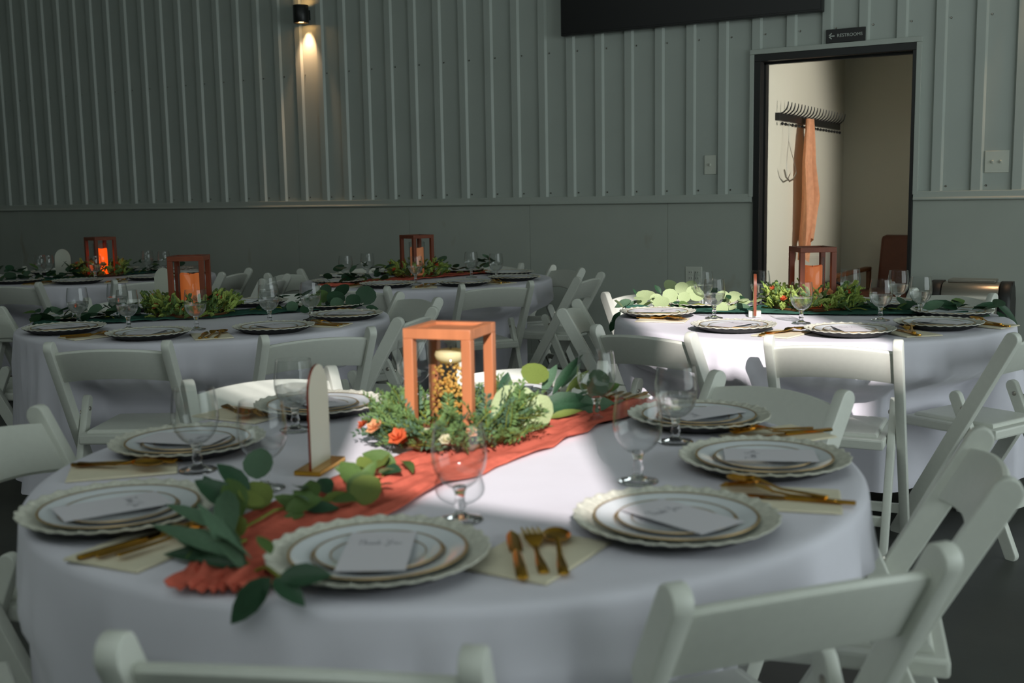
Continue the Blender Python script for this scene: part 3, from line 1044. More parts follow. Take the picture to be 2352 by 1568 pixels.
# ------------------------------------------------------------------ foliage
def leaf_mesh(kind, M):
    mb = MB()
    if kind == 'round':
        rows = [(0.0, 0.04), (0.10, 0.30), (0.28, 0.47), (0.52, 0.53), (0.76, 0.43), (0.92, 0.24), (1.0, 0.03)]
        bend, fold = 0.10, 0.10
    elif kind == 'long':
        rows = [(0.0, 0.012), (0.10, 0.055), (0.28, 0.105), (0.50, 0.115), (0.72, 0.085), (0.90, 0.035), (1.0, 0.004)]
        bend, fold = 0.22, 0.25
    else:   # oval
        rows = [(0.0, 0.015), (0.10, 0.12), (0.28, 0.22), (0.52, 0.245), (0.76, 0.17), (0.92, 0.07), (1.0, 0.006)]
        bend, fold = 0.16, 0.22
    prev = None
    for y, w in rows:
        z = -bend*y*y
        cur = mb.verts([(-w, y, z+fold*w), (-w*0.5, y, z+fold*w*0.25), (0, y, z), (w*0.5, y, z+fold*w*0.25), (w, y, z+fold*w)])
        if prev:
            for k in range(4):
                mb.face([prev[k], prev[k+1], cur[k+1], cur[k]])
        prev = cur
    return mb.mesh('leaf', M, angle=80)
LEAF = {}
for kn in ('round', 'long', 'oval'):
    for mn, mm in (('pale', LPALE), ('yellow', LYEL), ('dark', LDARK), ('blue', LBLUE), ('mid', LMID)):
        LEAF[kn, mn] = leaf_mesh(kn, mm)
def leaf(parent, key, pos, az, el, size, roll=0.0):
    o = bpy.data.objects.new('leaf', LEAF[key])
    C.objects.link(o)
    o.parent = parent
    q = Matrix.Rotation(az-PI/2, 4, 'Z') @ Matrix.Rotation(el, 4, 'X') @ Matrix.Rotation(roll, 4, 'Y')
    o.matrix_local = Matrix.Translation(pos) @ q @ Matrix.Diagonal((size, size, size, 1))
    return o
def leaf2(parent, key, pb, pt, rnd):
    """leaf from its base pb to its tip pt, its upper face turned up and outwards"""
    o = bpy.data.objects.new('leaf', LEAF[key])
    C.objects.link(o)
    o.parent = parent
    y = pt-pb
    s = y.length*1.12
    y.normalize()
    n0 = Vector((0.35+rnd.uniform(-0.3, 0.3), -0.6+rnd.uniform(-0.3, 0.3), 0.7))
    x = y.cross(n0).normalized()
    z = x.cross(y)
    M = Matrix((x, y, z)).transposed().to_4x4() @ Matrix.Diagonal((s, s, s, 1))
    M.translation = pb
    o.matrix_local = M
    return o
def path_at(path, t):
    ds = [0]
    for a, c in zip(path, path[1:]):
        ds.append(ds[-1] + (Vector(c)-Vector(a)).length)
    L = ds[-1]*t
    for i in range(len(path)-1):
        if L <= ds[i+1] or i == len(path)-2:
            f = (L-ds[i])/(ds[i+1]-ds[i])
            p = Vector(path[i]).lerp(Vector(path[i+1]), f)
            return p, (Vector(path[i+1])-Vector(path[i])).normalized()
def garland(name, path, n, mix, seed, label, size=(0.05, 0.08), spread=0.07, zmax=0.07, pairs=(), skip=None):
    rnd = random.Random(seed)
    e = empty(name, (path[0][0], path[0][1], 0), 0, label, 'garland')
    O = Vector((path[0][0], path[0][1], 0))
    mb = MB()
    pts = []
    for i in range(25):
        p, d = path_at(path, i/24)
        pts.append(Vector((p.x, p.y, p.z)) - O + Vector((0.008*math.sin(i*1.7), 0.008*math.cos(i*2.3), 0.012+0.008*math.sin(i*1.1))))
    mb.tube(pts, 0.0028, 5)
    link('stem', mb.mesh('stem', STEM), e)
    for i in range(n):
        t = rnd.random()
        if skip and skip[0] < t < skip[1]:
            continue
        p, d = path_at(path, t)
        side = rnd.choice((-1, 1))
        az = math.atan2(d.y, d.x) + side*rnd.uniform(0.2, 1.5) + (PI if rnd.random() < 0.35 else 0)
        key = rnd.choices([m_[0] for m_ in mix], [m_[1] for m_ in mix])[0]
        s = rnd.uniform(*size) * (1.5 if key[0] == 'long' else 1.2 if key[0] == 'oval' else 1.0)
        el = rnd.uniform(0.0, 0.75)
        off = Vector((math.cos(az), math.sin(az), 0))*rnd.uniform(0, spread)
        z = p.z + 0.012 + rnd.random()**1.6*zmax
        leaf(e, key, p + off + Vector((0, 0, z-p.z)) - O, az, el, s, rnd.uniform(-0.7, 0.7))
    for kn, mn, pb, pt in pairs:
        leaf2(e, (kn, mn), Vector(pb)-O, Vector(pt)-O, rnd)
    return e
def sprig_mesh(kind, M):
    mb = MB()
    rnd = random.Random(7)
    if kind == 'coin':
        n, L, ln, w = 8, 0.050, 0.0125, 0.0072
    else:
        n, L, ln, w = 9, 0.075, 0.022, 0.0052
    mb.tube([(0, 0, 0), (0, L*0.5, 0.006), (0, L, 0.004)], [0.0014, 0.0011, 0.0006], 4)
    mb.mi = 1
    for i in range(n):
        y = L*(0.12+0.88*i/(n-1))
        for s in (-1, 1):
            a = s*(1.05 - 0.5*i/n) + rnd.uniform(-0.2, 0.2)
            up = rnd.uniform(-0.1, 0.6)
            d = Vector((math.sin(a), math.cos(a)*0.7, up)).normalized()
            q = d.cross(Vector((0, 0, 1))).normalized()
            k = 1-0.35*i/n
            b0 = Vector((0, y, 0.006*math.sin(i/n*PI)))
            up2 = Vector((0, 0, 0.002))
            if kind == 'coin':
                m_ = b0+d*ln*0.62*k-Vector((0, 0, 0.0015))
                v = mb.verts([m_] + [b0] + [b0+d*ln*k*(0.62+0.40*math.cos(t_))+q*w*k*math.sin(t_)+up2 for t_ in (2.2, 1.35, 0.5, -0.5, -1.35, -2.2)])
                for a_ in range(1, 8):
                    mb.face([v[0], v[a_], v[a_+1 if a_ < 7 else 1]])
                continue
            v = mb.verts([b0, b0+d*ln*0.5*k+q*w*k+Vector((0, 0, 0.002)), b0+d*ln*k, b0+d*ln*0.5*k-q*w*k+Vector((0, 0, 0.002)), b0+d*ln*0.5*k-Vector((0, 0, 0.001))])
            for t3 in ((0, 1, 4), (1, 2, 4), (2, 3, 4), (3, 0, 4)):
                mb.face([v[j] for j in t3])
    return mb.mesh('sprig', [STEM, M], angle=60)
SPRIG_Y = sprig_mesh('coin', SPRIGY)
SPRIG_G = sprig_mesh('coin', SPRIGG)
SPRIG_F = sprig_mesh('fern', SPRIGG)
SPRIG_B = sprig_mesh('fern', LBLUE)
def flower_mesh(M, r=0.022):
    mb = MB()
    for ringi, (n, rr, hh) in enumerate(((6, r, 0.006), (5, r*0.72, 0.012), (3, r*0.42, 0.016))):
        for k in range(n):
            a = 2*PI*k/n + ringi*0.4
            d = Vector((math.cos(a), math.sin(a), 0))
            q = Vector((-d.y, d.x, 0))
            v = mb.verts([(0, 0, 0), d*rr*0.6+q*rr*0.45+Vector((0, 0, hh)), d*rr+Vector((0, 0, hh*1.3)), d*rr*0.6-q*rr*0.45+Vector((0, 0, hh)), d*rr*0.55+Vector((0, 0, hh*0.5))])
            for t3 in ((0, 1, 4), (1, 2, 4), (2, 3, 4), (3, 0, 4)):
                mb.face([v[j] for j in t3])
    return mb.mesh('flower', M, angle=60)
FL_O, FL_P, FL_C = flower_mesh(FLOR), flower_mesh(FLPE), flower_mesh(FLCR, 0.018)
def wreath(x, y, R, n, meshes, flowers, seed, label, extra=(), hi=0.05, sz=(0.9, 1.3)):
    rnd = random.Random(seed)
    e = empty('greenery_wreath', (x, y, ZT), 0, label, 'wreath')
    mb = MB()
    pts = [(R*math.cos(2*PI*i/32), R*math.sin(2*PI*i/32), 0.014) for i in range(33)]
    mb.tube(pts, 0.007, 6, cap=False)
    link('ring', mb.mesh('ring', DWOOD), e)
    for i in range(n):
        a = 2*PI*(i+rnd.random())/n
        rr = R*rnd.uniform(0.80, 1.22)
        az = a + rnd.uniform(-1.5, 1.5)
        el = rnd.uniform(0.0, 1.25)
        o = bpy.data.objects.new('sprig', rnd.choice(meshes))
        C.objects.link(o)
        o.parent = e
        s = rnd.uniform(*sz)
        o.matrix_local = Matrix.Translation((rr*math.cos(a), rr*math.sin(a), 0.010+rnd.random()*hi)) @ Matrix.Rotation(az-PI/2, 4, 'Z') @ Matrix.Rotation(el, 4, 'X') @ Matrix.Rotation(rnd.uniform(-1, 1), 4, 'Y') @ Matrix.Diagonal((s, s, s, 1))
    for (me, ang, rad, z, s) in flowers:
        a = math.radians(ang)
        o = bpy.data.objects.new('flower', me)
        C.objects.link(o)
        o.parent = e
        o.matrix_local = Matrix.Translation((rad*math.cos(a), rad*math.sin(a), z)) @ Matrix.Rotation(a-PI/2, 4, 'Z') @ Matrix.Rotation(-0.7, 4, 'X') @ Matrix.Diagonal((s, s, s, 1))
    for key, ang, rad, z, az, el, s in extra:
        a = math.radians(ang)
        leaf(e, key, Vector((rad*math.cos(a), rad*math.sin(a), z)), math.radians(az), math.radians(el), s)
    return e
# ------------------------------------------------------------------ lantern
def lantern(x, y, rot, S, H, wood, label, vase_r, vase_h, seed=0):
    t = empty('lantern', (x, y, ZT), rot, label, 'lantern')
    h = S/2
    w = 0.0225
    mbp = MB(); mbp.box((-w/2, -w/2, 0), (w/2, w/2, H-w), bev=0.0015)
    pm = mbp.mesh('post', wood)
    for sx in (-1, 1):
        for sy in (-1, 1):
            link('post', pm, t, (sx*(h-w/2), sy*(h-w/2), 0))
    mbr = MB(); mbr.box((-h, -w/2, 0), (h, w/2, w), bev=0.0015)
    rm = mbr.mesh('top_rail', wood)
    mbr = MB(); mbr.box((-h+w, -w/2, 0), (h-w, w/2, w), bev=0.0015)
    rm2 = mbr.mesh('top_rail', wood)
    for s in (-1, 1):
        link('top_rail', rm, t, (0, s*(h-w/2), H-w))
        o = link('top_rail', rm2, t, (s*(h-w/2), 0, H-w), PI/2)
    tb = MB(); tb.box((-h+w+0.0002, -h+w+0.0002, H-0.016), (h-w-0.0002, h-w-0.0002, H-0.006))
    link('top_board', tb.mesh('top_board', wood), t)
    mbb = MB(); mbb.box((-h+w+0.0005, -h+0.004, 0), (h-w-0.0005, h-0.004, 0.012))
    link('base_board', mbb.mesh('base_board', wood), t)
    return t
def hurricane(x, y, r, h, label, water=False):
    z0 = ZT+0.0125
    t = empty('glass_cylinder', (x, y, z0), 0, label, 'vase')
    mb = MB()
    mb.lathe([(0, 0.0), (r-0.002, 0.0), (r, 0.002), (r, h-0.001), (r-0.0015, h), (r-0.003, h-0.001)], 40)
    link('wall', mb.mesh('wall', VASEG, angle=60), t)
    return t
def pillar(x, y, r, h, m_, label):
    mb = MB()
    mb.lathe([(0, 0), (r, 0), (r, h-0.006), (r-0.003, h-0.001), (r-0.007, h-0.004), (r*0.5, h-0.012), (0, h-0.013)], 32, rfn=lambda rr, z, a: (rr, z + (0.004*math.sin(2*a+1) if z > h-0.02 and rr > r*0.7 else 0)))
    o = link('pillar_candle', mb.mesh('pillar_candle', m_), None, (x, y, ZT+0.0165))
    tag(o, label, 'candle')
    w = MB(); w.tube([(0, 0, h-0.014), (0.001, 0, h-0.001)], 0.0012, 5)
    link('wick', w.mesh('wick', BLACK), o)
    return o

# ------------------------------------------------------------------ runner
def runner(path, width, M, label, seed, drop=None):
    rnd = random.Random(seed)
    NL, NWid = 130, 26
    mb = MB()
    rows = []
    for i in range(NL+1):
        t = i/NL
        p, d = path_at(path, t)
        p2, d2 = path_at(path, max(0, t-0.03)); p3, d3 = path_at(path, min(1, t+0.03))
        d = (d+d2+d3).normalized()
        q = Vector((-d.y, d.x, 0))
        w = width*(0.62+0.38*smooth01(t/0.2))*(1+0.14*noise.noise(Vector((t*7, seed, 0))))
        row = []
        for j in range(NWid+1):
            u = j/NWid-0.5
            ww = u*w + 0.012*noise.noise(Vector((t*16, u*3, seed+5)))
            pos = p + q*ww
            z = p.z + 0.0035 + (0.014+0.02*(1-smooth01(t/0.12)))*abs(noise.noise(Vector((u*9, t*9, seed+2)))) + 0.008*abs(noise.noise(Vector((u*25, t*16, seed+9))))
            row.append((pos.x, pos.y, z))
        rows.append(mb.verts(row))
    for a, c in zip(rows, rows[1:]):
        for j in range(NWid):
            mb.face([a[j], a[j+1], c[j+1], c[j]])
    o = link('table_runner', mb.mesh('table_runner', M, angle=80))
    sm = o.modifiers.new('thickness', 'SOLIDIFY'); sm.thickness = 0.0012
    tag(o, label, 'table runner', 'gauze runners on the tables')
    return o

# ================================================================== the five tables
SEATS = ['front', 'front right', 'right', 'back right', 'back', 'back left', 'left', 'front left']
NEAR, RIGHT, LEFTM, FARC, FARL = 'nearest table', 'doorway table', 'middle left table', 'far centre table', 'far left table'
TAB = {}
def build_table(key, c, chairs, tname, seed, hem=0.13):
    ca = []
    for ang, r, yaw, lab in chairs:
        ca.append(chair(c[0], c[1], ang, r, lab, 'white folding chairs round the tables', yaw))
    table(c[0], c[1], ca, 'round folding table under the white cloth of %s' % tname, 'long white round tablecloth draped over the %s' % tname, seed, hem)
    TAB[key] = c
W_ = 'white folding chair '
T1 = (-1.23, 1.865)
build_table('T1', T1, [
    (-67, 1.05, 112, W_+'nearest the camera, seen from behind at the bottom left'),
    (-26.6, 0.97, 140, W_+'seen from behind at the front right of the nearest table'),
    (20, 1.06, 193, W_+'seen from its side at the right of the nearest table'),
    (68, 1.05, 247, W_+'with shaded back behind the right plates of nearest table'),
    (110, 1.08, 290, W_+'with sunlit back behind the lantern of nearest table'),
    (153, 1.10, 331, W_+'with sunlit back behind the goblets and oval sign of nearest table'),
    (197, 1.14, 14, W_+'cut by the left edge of the picture at nearest table'),
    (238, 1.30, 60, W_+'almost out of frame at the lower left of nearest table')], NEAR, 11)
T5 = (-1.27, 4.71)
build_table('T5', T5, [
    (-70.5, 1.05, 95, W_+'with sunlight across its back in front of the doorway table'),
    (-109, 1.05, 78, W_+'with shaded back at the front left of the doorway table'),
    (-166, 1.05, 18, W_+'seen from its side at the left of the doorway table'),
    (153, 1.14, 333, W_+'with bright sunlit back behind the eucalyptus of doorway table'),
    (104, 1.12, 284, W_+'behind the lantern of the doorway table'),
    (65, 1.05, 245, W_+'in front of the stainless bin behind the doorway table'),
    (-25, 1.07, 155, W_+'cut by the right edge at front right of the doorway table')], RIGHT, 23)
T2 = (-3.72, 3.66)
build_table('T2', T2, [
    (-63, 1.12, 119, W_+'at the front left of the middle left table'),
    (-24, 1.13, 150, W_+'at the front right of the middle left table'),
    (14, 1.02, 194, W_+'seen from its side at the right of the middle left table'),
    (62, 1.08, 242, W_+'behind the dark leaves right of the middle left table'),
    (108, 1.05, 288, W_+'behind the tall overlapping goblets of the middle left table'),
    (158, 1.08, 338, W_+'behind the left goblets of the middle left table'),
    (205, 1.12, 25, W_+'just inside the left edge at the middle left table')], LEFTM, 37)
T4 = (-4.11, 5.99)
build_table('T4', T4, [
    (-34, 1.08, 143, W_+'seen from behind in front of the far centre table'),
    (-78, 1.10, 102, W_+'partly hidden at the front left of the far centre table'),
    (6, 1.14, 186, W_+'seen from its side at the right of far centre table'),
    (50, 1.00, 235, W_+'at the back right of the far centre table against wainscot'),
    (94, 1.00, 274, W_+'peeking over the back plates of the far centre table'),
    (150, 1.04, 330, W_+'behind the goblets at the back left of far centre table'),
    (190, 1.08, 10, W_+'at the left of the far centre table beside dark gap')], FARC, 41)
T3 = (-6.62, 5.46)
build_table('T3', T3, [
    (-70, 1.08, 110, W_+'with dim back in front of the far left table'),
    (-24, 1.10, 156, W_+'behind the oval sign at the front right of far left table'),
    (18, 1.08, 198, W_+'seen from its side at the right of the far left table'),
    (-2, 1.75, 200, W_+'standing apart between the far left and far centre tables'),
    (160, 1.05, 340, W_+'with dim back behind the goblets of the far left table')], FARL, 53)

G_GOB = 'stemmed water goblets on the tables'
LV_T1_LEAVES = [
 ('round', 'blue', (-1.389, 1.463, 0.79), (-1.396, 1.48, 0.838)), ('round', 'yellow', (-1.329, 1.365, 0.77), (-1.315, 1.407, 0.8)),
 ('oval', 'dark', (-1.427, 1.453, 0.8), (-1.453, 1.453, 0.805)), ('oval', 'dark', (-1.401, 1.375, 0.77), (-1.431, 1.378, 0.809)),
 ('oval', 'dark', (-1.387, 1.382, 0.77), (-1.381, 1.407, 0.816)), ('oval', 'dark', (-1.383, 1.369, 0.77), (-1.361, 1.401, 0.8)),
 ('long', 'blue', (-1.263, 1.241, 0.775), (-1.341, 1.217, 0.819)), ('long', 'blue', (-1.171, 1.161, 0.77), (-1.267, 1.128, 0.823)),
 ('long', 'blue', (-1.11, 1.133, 0.765), (-1.169, 1.126, 0.856)), ('long', 'blue', (-1.113, 1.142, 0.765), (-1.155, 1.141, 0.831)),
 ('round', 'yellow', (-1.245, 1.243, 0.77), (-1.226, 1.257, 0.79)), ('oval', 'mid', (-1.208, 1.2, 0.77), (-1.225, 1.145, 0.77)),
 ('long', 'dark', (-1.123, 1.147, 0.765), (-1.193, 1.123, 0.778)),
 ('oval', 'mid', (-1.28, 1.409, 0.765), (-1.249, 1.453, 0.785)),
 ('oval', 'mid', (-1.253, 1.423, 0.765), (-1.272, 1.39, 0.79)), ('oval', 'dark', (-1.237, 1.416, 0.765), (-1.196, 1.447, 0.77)),
 ('oval', 'mid', (-1.235, 1.447, 0.765), (-1.274, 1.437, 0.79)), ('oval', 'yellow', (-1.246, 1.472, 0.765), (-1.217, 1.51, 0.775)),
 ('oval', 'mid', (-1.22, 1.395, 0.765), (-1.241, 1.37, 0.765)), ('round', 'mid', (-1.19, 1.5, 0.765), (-1.188, 1.522, 0.809)),
 ('oval', 'mid', (-1.226, 1.559, 0.77), (-1.284, 1.577, 0.81)), ('round', 'yellow', (-1.185, 1.487, 0.765), (-1.165, 1.518, 0.803)),
 ('oval', 'mid', (-1.212, 1.541, 0.78), (-1.202, 1.566, 0.818)),
 ('oval', 'dark', (-1.006, 1.077, 0.789), (-1.042, 1.037, 0.74)), ('oval', 'dark', (-1.012, 1.064, 0.781), (-1.026, 1.045, 0.745)),
 ('oval', 'dark', (-1.000, 1.075, 0.789), (-0.948, 1.069, 0.772)), ('oval', 'dark', (-0.996, 1.082, 0.789), (-0.936, 1.103, 0.80)),
 ('long', 'blue', (-1.20, 1.20, 0.78), (-1.31, 1.30, 0.84)), ('long', 'blue', (-1.16, 1.16, 0.77), (-1.30, 1.17, 0.80)), ('long', 'dark', (-1.15, 1.17, 0.765), (-1.26, 1.13, 0.78)),
 ('oval', 'dark', (-1.30, 1.33, 0.78), (-1.36, 1.30, 0.83)), ('oval', 'mid', (-1.27, 1.30, 0.78), (-1.33, 1.33, 0.83)), ('oval', 'dark', (-1.33, 1.38, 0.79), (-1.38, 1.37, 0.84)),
 ('oval', 'mid', (-1.24, 1.44, 0.77), (-1.28, 1.48, 0.80)), ('oval', 'mid', (-1.22, 1.47, 0.77), (-1.17, 1.46, 0.785)), ('oval', 'dark', (-1.25, 1.50, 0.77), (-1.30, 1.53, 0.79)), ('oval', 'mid', (-1.25, 1.38, 0.77), (-1.21, 1.42, 0.79)),
 ('oval', 'mid', (-1.27, 1.64, 0.77), (-1.31, 1.60, 0.79)), ('oval', 'dark', (-1.27, 1.68, 0.77), (-1.22, 1.66, 0.785)), ('oval', 'mid', (-1.28, 1.74, 0.77), (-1.34, 1.72, 0.79)), ('long', 'mid', (-1.28, 1.76, 0.77), (-1.21, 1.70, 0.79))]
LV_T1_RIGHT = [
 ('round', 'pale', (-1.206, 2.129, 0.77), (-1.251, 2.131, 0.856)), ('round', 'pale', (-1.227, 2.145, 0.765), (-1.19, 2.19, 0.831)),
 ('round', 'yellow', (-1.288, 2.143, 0.77), (-1.269, 2.174, 0.812)), ('round', 'pale', (-1.209, 2.154, 0.765), (-1.239, 2.159, 0.827)),
 ('oval', 'dark', (-1.349, 2.266, 0.8), (-1.343, 2.295, 0.86)), ('round', 'yellow', (-1.35, 2.41, 0.82), (-1.345, 2.459, 0.86)),
 ('long', 'blue', (-1.326, 2.433, 0.79), (-1.327, 2.515, 0.86)), ('long', 'dark', (-1.301, 2.445, 0.79), (-1.262, 2.496, 0.886)),
 ('long', 'blue', (-1.325, 2.539, 0.79), (-1.309, 2.611, 0.85)), ('oval', 'dark', (-1.271, 2.32, 0.77), (-1.196, 2.384, 0.808)),
 ('long', 'dark', (-1.249, 2.301, 0.77), (-1.165, 2.369, 0.802)), ('long', 'yellow', (-1.226, 2.281, 0.765), (-1.17, 2.331, 0.787)),
 ('oval', 'blue', (-1.229, 2.401, 0.77), (-1.145, 2.448, 0.785)), ('oval', 'mid', (-1.204, 2.523, 0.79), (-1.172, 2.559, 0.809)),
 ('round', 'blue', (-1.234, 2.509, 0.79), (-1.178, 2.494, 0.83)), ('oval', 'dark', (-1.284, 2.344, 0.77), (-1.274, 2.359, 0.79)),
 ('long', 'yellow', (-1.31, 2.535, 0.78), (-1.274, 2.579, 0.834))]
LV_T5_LEAVES = [
 ('round', 'pale', (-2.102, 5.18, 0.8), (-2.082, 5.234, 0.84)), ('round', 'pale', (-1.961, 5.002, 0.8), (-1.955, 5.028, 0.855)),
 ('round', 'pale', (-1.94, 5.065, 0.81), (-1.934, 5.09, 0.859)), ('round', 'pale', (-1.88, 4.909, 0.79), (-1.848, 4.949, 0.839)),
 ('round', 'pale', (-1.863, 4.892, 0.79), (-1.831, 4.931, 0.829)), ('round', 'pale', (-1.959, 4.833, 0.78), (-1.945, 4.864, 0.835)),
 ('round', 'pale', (-1.887, 4.837, 0.78), (-1.88, 4.862, 0.825)), ('round', 'pale', (-1.958, 4.684, 0.77), (-1.922, 4.725, 0.811)),
 ('round', 'pale', (-2.072, 4.773, 0.79), (-2.046, 4.841, 0.83)), ('round', 'pale', (-2.013, 4.79, 0.77), (-1.994, 4.821, 0.813)),
 ('round', 'pale', (-1.742, 4.953, 0.77), (-1.731, 4.981, 0.823)), ('round', 'pale', (-1.718, 5.006, 0.77), (-1.68, 5.048, 0.807)),
 ('oval', 'pale', (-1.648, 4.923, 0.77), (-1.599, 4.942, 0.79)), ('round', 'pale', (-1.683, 4.727, 0.76), (-1.649, 4.764, 0.785)),
 ('oval', 'blue', (-1.644, 4.821, 0.76), (-1.581, 4.874, 0.777)), ('oval', 'pale', (-1.641, 4.782, 0.76), (-1.626, 4.826, 0.78)),
 ('oval', 'blue', (-2.152, 4.854, 0.78), (-2.218, 4.822, 0.757)), ('long', 'blue', (-2.113, 4.868, 0.78), (-2.185, 4.835, 0.757)),
 ('long', 'dark', (-2.107, 4.833, 0.8), (-2.135, 4.841, 0.84)), ('oval', 'dark', (-2.034, 4.934, 0.81), (-2.062, 4.938, 0.849)),
 ('oval', 'dark', (-2.062, 4.506, 0.76), (-2.088, 4.506, 0.7)), ('oval', 'dark', (-2.075, 4.56, 0.76), (-2.097, 4.555, 0.72)),
 ('oval', 'dark', (-2.064, 4.474, 0.73), (-2.086, 4.475, 0.68)), ('round', 'dark', (-1.917, 4.792, 0.765), (-1.887, 4.826, 0.779)),
 ('round', 'mid', (-1.874, 4.766, 0.765), (-1.845, 4.799, 0.779)), ('round', 'dark', (-1.87, 5.189, 0.78), (-1.848, 5.221, 0.812)),
 ('long', 'pale', (-2.038, 4.849, 0.78), (-2.094, 4.824, 0.757))]
LV_T5_RIGHT = [
 ('long', 'dark', (-0.595, 5.191, 0.8), (-0.486, 5.255, 0.712)), ('long', 'dark', (-0.558, 5.03, 0.77), (-0.472, 4.952, 0.7)),
 ('oval', 'dark', (-0.718, 5.064, 0.77), (-0.803, 5.034, 0.808)), ('oval', 'mid', (-0.765, 5.14, 0.78), (-0.71, 5.192, 0.8)),
 ('long', 'dark', (-0.662, 5.041, 0.765), (-0.57, 5.116, 0.811)), ('oval', 'blue', (-0.846, 4.978, 0.77), (-0.777, 5.038, 0.808)),
 ('oval', 'dark', (-0.634, 4.96, 0.765), (-0.579, 5.001, 0.757)), ('oval', 'dark', (-0.634, 5.089, 0.78), (-0.568, 5.106, 0.79))]
LV_T2_RIGHT = [
 ('round', 'dark', (-3.555, 4.364, 0.79), (-3.519, 4.409, 0.853)), ('round', 'dark', (-3.439, 4.27, 0.77), (-3.496, 4.26, 0.829)),
 ('round', 'dark', (-3.334, 4.308, 0.77), (-3.328, 4.338, 0.853)), ('round', 'dark', (-3.371, 4.235, 0.765), (-3.345, 4.272, 0.816)),
 ('round', 'mid', (-3.528, 4.245, 0.78), (-3.557, 4.251, 0.837)), ('round', 'mid', (-3.473, 4.146, 0.77), (-3.519, 4.138, 0.801)),
 ('oval', 'dark', (-3.289, 4.265, 0.765), (-3.244, 4.303, 0.757)), ('round', 'blue', (-3.454, 4.205, 0.765), (-3.417, 4.244, 0.794)),
 ('round', 'dark', (-3.678, 4.446, 0.79), (-3.699, 4.457, 0.845)), ('round', 'blue', (-3.563, 4.013, 0.765), (-3.536, 4.047, 0.794)),
 ('round', 'dark', (-3.461, 3.989, 0.765), (-3.435, 4.021, 0.783))]

# ---- nearest table
plates = [(-0.976, 1.276), (-0.649, 1.637), (-0.645, 2.093), (-0.907, 2.432), (-1.461, 2.500), (-1.829, 2.168), (-1.809, 1.699), (-1.520, 1.264)]
for i, (x, y) in enumerate(plates):
    setting(T1[0], T1[1], x, y, SEATS[i], NEAR, card=True, rot=(math.radians(30) if i == 0 else None))
cutlery(T1[0], T1[1], -0.784, 1.414, SEATS[0], NEAR, rot=math.radians(31), nrot=-0.55)
cutlery(T1[0], T1[1], -0.550, 1.878, SEATS[1], NEAR, jitter=[(-0.012, -0.02, 0.15), (0.0, 0.0, -0.05), (0.02, 0.012, -0.2)])
cutlery(T1[0], T1[1], -0.700, 2.370, SEATS[2], NEAR, jitter=[(-0.012, -0.02, 0.1), (0.0, 0.0, -0.1), (0.016, 0.01, -0.15)])
cutlery(T1[0], T1[1], -1.973, 2.043, SEATS[5], NEAR, jitter=[(-0.02, 0.0, 0.1), (0.0, 0.01, -0.1), (0.02, 0.0, -0.3)])
cutlery(T1[0], T1[1], -1.796, 1.510, SEATS[6], NEAR, jitter=[(-0.024, 0.0, 0.05), (0.0, 0.0, 0.0), (0.022, 0.0, -0.3)])
cutlery(T1[0], T1[1], -1.351, 1.177, SEATS[7], NEAR, jitter=[(-0.022, 0.0, 0.05), (0.006, 0.005, 0.0), (0.03, 0.02, 0.08)])
cutlery(T1[0], T1[1], -1.20, 2.60, SEATS[3], NEAR)
glabel = ['in front of the lantern on the nearest table, sunlit', 'with its shadow on the sunlit cloth, right of the runner', 'beside the back right plate of the nearest table', 'at the end of the terracotta runner by the leaves', 'left of the lantern behind the oval sign of nearest table', 'at the left between the two left plates of nearest table', 'behind the round leaf at the left end of the garland', 'behind the lantern wreath on the nearest table']
for (x, y), g in zip([(-0.988, 1.520), (-0.822, 1.882), (-0.881, 2.222), (-1.137, 2.358), (-1.728, 1.958), (-1.649, 1.570), (-1.428, 1.524), (-1.66, 2.35)], glabel):
    goblet(x, y, 'clear water goblet ' + g, G_GOB, 'back right' in g or 'left of the lantern' in g)
runner([(-1.10, 1.062, ZT), (-1.135, 1.15, ZT), (-1.20, 1.33, ZT), (-1.235, 1.6, ZT), (-1.22, 2.0, ZT), (-1.20, 2.35, ZT), (-1.19, 2.64, ZT)], 0.225, RUNT, 'terracotta gauze runner under the lantern of the nearest table', 3)
LX, LY = -1.345, 2.045
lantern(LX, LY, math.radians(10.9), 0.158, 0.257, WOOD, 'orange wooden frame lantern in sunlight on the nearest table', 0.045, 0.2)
v = hurricane(LX, LY, 0.0495, 0.215, 'glass cylinder of water and gold beads inside the near lantern')
mb = MB()
rnd = random.Random(5)
for i in range(260):
    a, rr = rnd.uniform(0, 2*PI), 0.0435*math.sqrt(rnd.random())
    z = 0.006 + 0.150*rnd.random()**1.15
    bmesh.ops.create_icosphere(mb.bm, subdivisions=1, radius=rnd.uniform(0.0030, 0.0056), matrix=Matrix.Translation((rr*math.cos(a), rr*math.sin(a), z)))
bo = link('gold_beads', mb.mesh('gold_beads', mat('gold_bead', rgb(232, 184, 98), 0.2, 0.5)), v); bo['kind'] = 'stuff'
mb = MB(); mb.lathe([(0, 0), (0.022, 0.001), (0.033, 0.010), (0.036, 0.019), (0.033, 0.027), (0.024, 0.030), (0, 0.030)], 32)
o = link('floating_candle', mb.mesh('floating_candle', WAX), None, (LX, LY, ZT+0.0125+0.160)); tag(o, 'round ivory floating candle in the near lantern cylinder', 'candle')
w = MB(); w.tube([(0, 0, 0.029), (0.001, 0, 0.037)], 0.0012, 5); link('wick', w.mesh('wick', BLACK), o)
